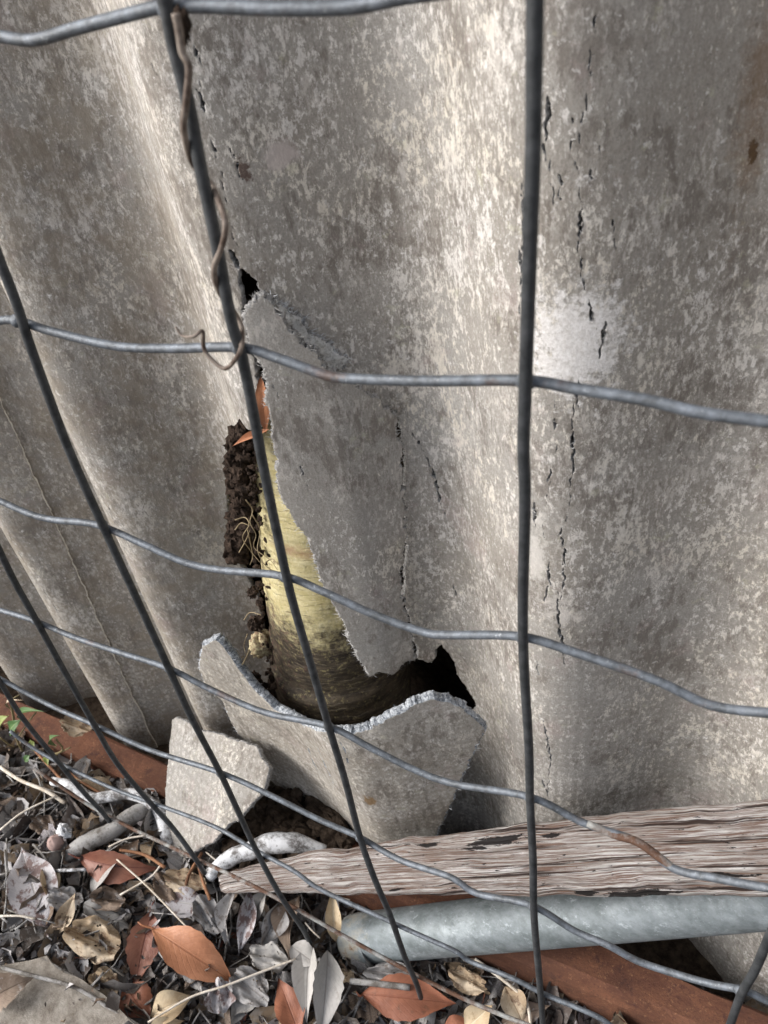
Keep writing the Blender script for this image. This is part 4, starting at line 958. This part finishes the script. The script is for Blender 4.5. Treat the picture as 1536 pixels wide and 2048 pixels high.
Hw = [[(-40, 74), (0, 73), (68, 80), (160, 55), (314, 15), (333, 14), (410, 12), (547, 17), (700, 14), (800, -5), (900, -20)],
      [(-30, 646), (30, 640), (100, 662), (230, 692), (340, 697), (478, 695), (560, 718), (650, 750), (700, 757), (850, 762), (1045, 761), (1150, 777), (1290, 800), (1400, 825), (1536, 843), (1640, 856)],
      [(-30, 992), (0, 1002), (60, 1028), (110, 1040), (195, 1050), (290, 1090), (370, 1125), (440, 1140), (565, 1152), (650, 1185), (750, 1230), (850, 1265), (900, 1270), (1040, 1273), (1150, 1305), (1310, 1360), (1420, 1410), (1536, 1426), (1640, 1436)],
      [(-30, 1212), (0, 1220), (70, 1242), (150, 1275), (240, 1305), (338, 1337), (420, 1378), (530, 1425), (655, 1452), (740, 1495), (830, 1540), (910, 1568), (1060, 1594), (1165, 1645), (1273, 1683), (1347, 1737), (1430, 1756), (1536, 1776), (1640, 1792)],
      [(-30, 1345), (0, 1357), (60, 1390), (120, 1420), (190, 1450), (300, 1500), (440, 1545), (540, 1590), (640, 1640), (720, 1675), (800, 1720), (900, 1754), (954, 1787), (1063, 1811), (1148, 1861), (1215, 1890), (1273, 1921), (1339, 1944), (1418, 1967), (1488, 1981), (1536, 2002), (1600, 2025)]]
Hr = [[(20, 1462), (60, 1492), (123, 1528), (228, 1578), (328, 1614), (433, 1655), (512, 1701), (588, 1742), (643, 1780), (767, 1837), (850, 1875), (912, 1903), (941, 1923), (1024, 1956), (1086, 1987), (1190, 2031), (1231, 2058)],
      [(68, 1537), (178, 1610), (260, 1655), (319, 1683), (387, 1715), (501, 1769), (588, 1815), (700, 1879), (813, 1940), (912, 1990), (975, 2018), (1075, 2058)]]
mesh = empty('wire_mesh_fence', tuple(atY(832, 1965, YM))); tag(mesh, 'bent square galvanised wire mesh fence standing in front of the corrugated sheets', 'wire fence')
for j, P in enumerate(Vw):
    w_ = [atY(px, py, YB(py) - .0019 + .0005 * math.sin(i * 1.3 + j)) for i, (px, py) in enumerate(P)]
    w_ = w_ + [w_[-1] + np.array([0, .001, -.03])]; w_ = smooth_line(w_, 6)
    if P[0][1] < 0 or P[0][0] in (0, 1640): w_ = [w_[0] + (w_[0] - w_[3]) / np.linalg.norm(w_[0] - w_[3]) * .35] + w_
    child(tube('upright_wire', w_, .0019, m_vert.m, seg=14, sm=0), mesh)
for j, P in enumerate(Hw):
    w_ = [atY(px, py, YB(py) + .0013 + .0005 * math.sin(i * 1.7 + j)) for i, (px, py) in enumerate(P)]
    w_ = smooth_line(w_, 6); w_ = [w_[0] + np.array([-.4, 0, .0])] + w_ + [w_[-1] + np.array([.4, 0, -.0])]
    child(tube('cross_wire', w_, .0017, m_zinc.m, seg=14, sm=0), mesh)
for j, P in enumerate(Hr):
    w_ = [atY(px, py, YB(py) + .0013) for i, (px, py) in enumerate(P)]
    child(tube('cross_wire', w_, .0015, m_zinc.m if j == 0 else m_rustw.m, seg=12, sm=6), mesh)
# rust length on the right of the fourth cross wire: its own skin of scale
rl_ = tube('rust_scale', [atY(px, py, YB(py) + .0013) for px, py in [(1175, 1647), (1225, 1668), (1273, 1683), (1310, 1708), (1347, 1737)]], [.0016, .00185, .0018, .00188, .0016], m_rustw.m, seg=14)
child(rl_, mesh)
# weld beads at the crossings
for px, py in [(333, 16), (478, 696), (1051, 763), (34, 642), (205, 1050), (570, 1154), (1046, 1275), (72, 1242), (338, 1338), (657, 1453), (1060, 1596), (190, 1452), (440, 1547), (720, 1677), (1067, 1815), (1480, 1981)]:
    v, f, u = blob('', atY(px, py, YB(py)), (.0028, .0024, .0027), None, n=8, amp=.12, seed=int(px))
    child(obj('weld', v, f, m_zinc.m, uv=u), mesh)

# ------------------------------------------------------------------ dry tendril
m_vine = Mat('dry_tendril', .7); m_vine.color(m_vine.mix(m_vine.mr(m_vine.noise(160, 6, .6), .4, .6), (.10, .07, .055), (.27, .225, .19)))
VN = [(351, 27, -1), (358, 60, -1), (365, 105, -1), (378, 137, -1), (372, 205, -1), (367, 255, -1), (378, 310, 0), (396, 342, 1), (420, 366, 1), (437, 401, 0), (451, 447, -1), (444, 492, -1), (428, 538, -1), (438, 583, 0), (462, 615, 1), (482, 650, 1),
      (484, 685, 0), (475, 712, -1), (450, 737, -1), (418, 714, -1), (407, 692, -1), (405, 662, -1.4), (387, 673, -2), (364, 671, -2), (351, 653, -2)]
vine = empty('dry_tendril', tuple(atY(418, 714, YM))); tag(vine, 'dry brown tendril twisted around an upright wire, its loose curl hanging at a crossing', 'tendril')
child(tube('stem', [atY(px, py, YM - .002 + .0046 * d_) for px, py, d_ in VN], [.0011, .00095, .0009, .0009, .0008, .0007, .0004], m_vine.m, seg=8, sm=6), vine)
V, Fc, U = join([blob('', atY(363 + dx, 48 + dy, YM - .004), (.0013, .0011, .0026), None, n=8, amp=.5, seed=dy + 60) for dx, dy in ((0, 0), (4, 14), (-4, -12), (7, -8))])
child(obj('withered_bud', V, Fc, m_clod.m, uv=U), vine)

# ------------------------------------------------------------------ twigs and straws
def twig_mat(name, a, b, sc=90, dark=(.06, .055, .05)):
    m = Mat(name, .85); c = m.mix(m.mr(m.noise(sc, 9, .75), .42, .54), a, b)
    m.color(m.mix(m.mr(m.noise(240, 6, .75), .60, .66, 0, .8), c, dark)); m.bump(m.noise(300, 6, .7), .7, .0012); return m.m
m_white = twig_mat('lichened_twig', (.15, .14, .135), (.70, .71, .73), 75)
m_gtw = twig_mat('grey_twig', (.13, .115, .10), (.34, .33, .32), 60)
m_straw = twig_mat('straw', (.50, .43, .34), (.68, .62, .54), 60, (.3, .22, .15))
m_btw = twig_mat('brown_twig', (.12, .055, .03), (.30, .15, .08), 60)
def twig(P, r, mat, label, h=.035, group=None, name='twig', seg=12, rip=True, sm=6):
    pts_ = [atZ(p[0], p[1], hz(p[0], p[1], h if len(p) < 3 else p[2])) for p in P]
    o = tube(name, pts_, r, mat, seg=seg, sm=sm, ripple=(lambda q, th: .22 * float(fbm(q * 90, th * .9, 4, 3))) if rip else None, at=tuple(pts_[0])); return tag(o, label, name if name != 'straw' else 'straw', group)
twig([(105, 1562, .05), (140, 1572, .052), (182, 1596, .047), (225, 1592, .047), (262, 1588, .047), (300, 1604, .045), (326, 1640, .04), (336, 1690, .034)], [.0035, .0052, .0052, .0046, .005, .0052, .0055, .005], m_white, 'crooked white lichened stick lying along the beam behind the wires')
twig([(132, 1716, .034), (165, 1690, .038), (215, 1665, .040), (262, 1635, .040), (296, 1612, .038)], [.006, .0085, .0075, .0075, .006], m_gtw, 'thick grey stick with pale bark patches beside the white stick')
twig([(418, 1752, .040), (450, 1722, .050), (492, 1703, .058), (540, 1688, .064), (590, 1686, .066), (652, 1698, .062)], [.005, .0068, .0072, .0080, .0078, .0030], m_white, 'white flaking stick lying left of the timber end')
for P, r, mt, lab in [([(233, 1718, .048), (300, 1778, .045), (400, 1882, .04)], .0007, m_straw, 'thin straight straw crossing the red brown folded leaf'),
                      ([(240, 1790, .04), (300, 1755, .042), (322, 1730, .044)], .0009, m_straw, 'short pale straw below the red brown folded leaf'),
                      ([(296, 2045, .04), (380, 1995, .042), (450, 1972, .044), (520, 1945, .042), (592, 1918, .04)], .0009, m_straw, 'long pale stem crossing the cream leaf toward the grey leaf bundle'),
                      ([(217, 1694, .05), (252, 1678, .05), (290, 1671, .05)], .0008, m_straw, 'short bright straw beside the pale plate'),
                      ([(0, 1534, .05), (40, 1560, .05), (92, 1582, .05), (130, 1606, .045)], .0016, m_straw, 'pale dry stem at the left edge below the weed'),
                      ([(100, 1742, .044), (140, 1740, .046), (172, 1739, .044)], .0014, m_white, 'flat white sliver beside the yellowish curled leaf'),
                      ([(412, 1704, .045), (450, 1735, .044), (480, 1756, .042)], .0006, m_straw, 'fine straw in front of the white flaking stick'),
                      ([(-10, 1932, .042), (60, 1950, .042), (150, 1975, .042), (225, 2020, .040), (290, 2060, .040)], .0014, m_gtw, 'long thin brown stem lying across the paving slab'),
                      ([(610, 1845, .042), (625, 1862, .04), (640, 1876, .038)], .0006, m_straw, 'tiny straw in front of the dark shrivelled leaf'),
                      ([(0, 1832, .045), (40, 1832, .045), (70, 1838, .042)], .0009, m_straw, 'short straw at the left edge above the grey torn leaf'),
                      ([(0, 1660, .045), (45, 1625, .05), (112, 1592, .05)], .0009, m_straw, 'long pale stem slanting up toward the white stick at the left'),
                      ([(10, 1700, .045), (14, 1780, .042), (5, 1860, .04)], .0009, m_gtw, 'thin grey stem over the mottled lilac leaf'),
                      ([(84, 1918, .035), (130, 1945, .034), (172, 1968, .032)], .0015, m_gtw, 'grey stem along the edge of the paving slab'),
                      ([(950, 1918, .04), (1000, 1955, .04), (1050, 2000, .035), (1062, 2050, .03)], .0012, m_straw, 'dry pale stalk curving down beside the upright wire below the pipe'),
                      ([(700, 1962, .036), (760, 1968, .036), (820, 1975, .034)], .0022, m_gtw, 'short brown stick below the pipe end'),
                      ([(615, 1776, .07), (660, 1790, .062), (700, 1800, .06)], .0006, m_straw, 'fine straw between the timber and the pipe')]:
    twig(P, r, mt, lab, name='straw' if mt is m_straw else 'twig', seg=6, rip=False)
for P, lab in [([(60, 1490), (110, 1545), (150, 1590), (190, 1620)], 'reddish brown twig below the weed'), ([(130, 1540), (180, 1575), (230, 1600)], 'second reddish brown twig near the weed stem'), ([(240, 1700), (290, 1710), (330, 1735)], 'short brown twig beside the pale plate'),
               ([(395, 1720), (405, 1760), (420, 1800)], 'dark twig rising beside the foot of an upright wire'), ([(404, 1705), (380, 1745), (372, 1770)], 'brown twig leaning against the foot of the pale plate')]:
    twig([(a, b, .045) for a, b in P], .0013, m_btw, lab, seg=6, rip=False)
# a scatter of fine twigs and stalks
V = []; parts = []
for k in range(520):
    x = RNG.uniform(-.8, .08); y = RNG.uniform(.05, .215)
    if on_slab(x, y): continue
    L = RNG.uniform(.008, .05); a = RNG.uniform(0, 6.28); z = float(gz(x, y)) + RNG.uniform(.008, .024)
    P = [(x + L * (t - .5) * math.cos(a) + .06 * L * math.sin(t * 5), y + L * (t - .5) * math.sin(a), z + RNG.normal(0, .0012)) for t in (0, .33, .66, 1)]
    parts.append(tube_data(P, RNG.uniform(.0003, .0010), 5))
V, Fc, U = join(parts)
tag(obj('twig_litter', V, Fc, m_gtw, uv=U), 'fine broken stalks and twigs scattered through the leaf litter', 'twig litter', kind='stuff')

# seed pod
m_pod = Mat('seed_pod', .8); m_pod.color(m_pod.mix(m_pod.noise(120), (.24, .15, .13), (.46, .34, .31)))
v, f, u = blob('', atZ(111, 1686, .042), (.0065, .0065, .007), None, n=12, amp=.15, seed=8)
tag(obj('seed_pod', v, f, m_pod.m, uv=u, at=tuple(atZ(111, 1686, .042))), 'small round pinkish seed pod at the end of the thick grey stick', 'seed pod')
v, f, u = blob('', atZ(128, 1662, .046), (.0065, .005, .0045), None, n=12, amp=.5, seed=18)
tag(obj('lichen_lump', v, f, m_white, uv=u, at=tuple(atZ(128, 1662, .046))), 'rough pale lump just above the pinkish seed pod', 'lump')

# ------------------------------------------------------------------ green weed
m_green = Mat('weed_leaf', .5, spec=.4); gu = m_green.sep(m_green.tc.outputs['UV'])
m_green.color(m_green.mix(m_green.mr(m_green.math('ABSOLUTE', m_green.math('SUBTRACT', gu[1], .5)), .02, .05, 1, 0), m_green.mix(m_green.noise(120), (.045, .10, .03), (.09, .17, .055)), (.20, .27, .12)))
LM['green'] = m_green.m
m_lime = Mat('young_weed_leaf', .5, spec=.4); m_lime.color(m_lime.mix(m_lime.noise(120), (.16, .22, .05), (.27, .30, .09))); LM['lime'] = m_lime.m
m_stem = Mat('weed_stem', .7); m_stem.color(m_stem.mix(m_stem.noise(90), (.13, .12, .06), (.24, .18, .09)))
weed = empty('weed', tuple(atZ(70, 1545, .02))); tag(weed, 'small green leafed weed growing at the left edge in front of the rusty beam', 'weed')
YW = .212
for P, r in [([(75, 1545), (50, 1510), (34, 1478), (28, 1440), (20, 1400), (12, 1378)], .0011), ([(34, 1478), (60, 1440), (72, 1425)], .0007), ([(60, 1520), (95, 1512), (125, 1500), (112, 1478)], .0008), ([(70, 1525), (100, 1515), (140, 1495)], .0007), ([(45, 1500), (20, 1490), (0, 1475)], .0007), ([(50, 1510), (20, 1520), (0, 1520)], .0007), ([(28, 1440), (8, 1448)], .0006), ([(20, 1400), (38, 1390)], .0005)]:
    child(tube('stem', [atY(a, b, YW - .002 * i) for i, (a, b) in enumerate(P)], r, m_stem.m, seg=6), weed)
for b, t, wpx, mt, fl in [((48, 1440), (72, 1417), 17, 'green', .5), ((40, 1440), (20, 1472), 27, 'green', .25), ((17, 1432), (-6, 1456), 20, 'lime', .3), ((112, 1492), (110, 1468), 13, 'green', .3), ((0, 1505), (4, 1535), 16, 'green', .2),
                          ((60, 1480), (66, 1502), 13, 'lime', .3), ((20, 1400), (8, 1392), 9, 'tan', .6), ((24, 1420), (34, 1396), 8, 'tan', .6), ((60, 1510), (48, 1524), 14, 'green', .3), ((90, 1512), (96, 1530), 12, 'lime', .3)]:
    o = place_leaf('leaf', b, t, wpx, mt, None, cat=None, y=(YW - .006, YW - .012), bend=.25, fold=fl, nu=10, nv=6, stalk=.1)
    mw = o.matrix_world.copy(); o.parent = weed; o.matrix_parent_inverse = Matrix.Translation(-Vector(weed.location)); o.matrix_basis = mw
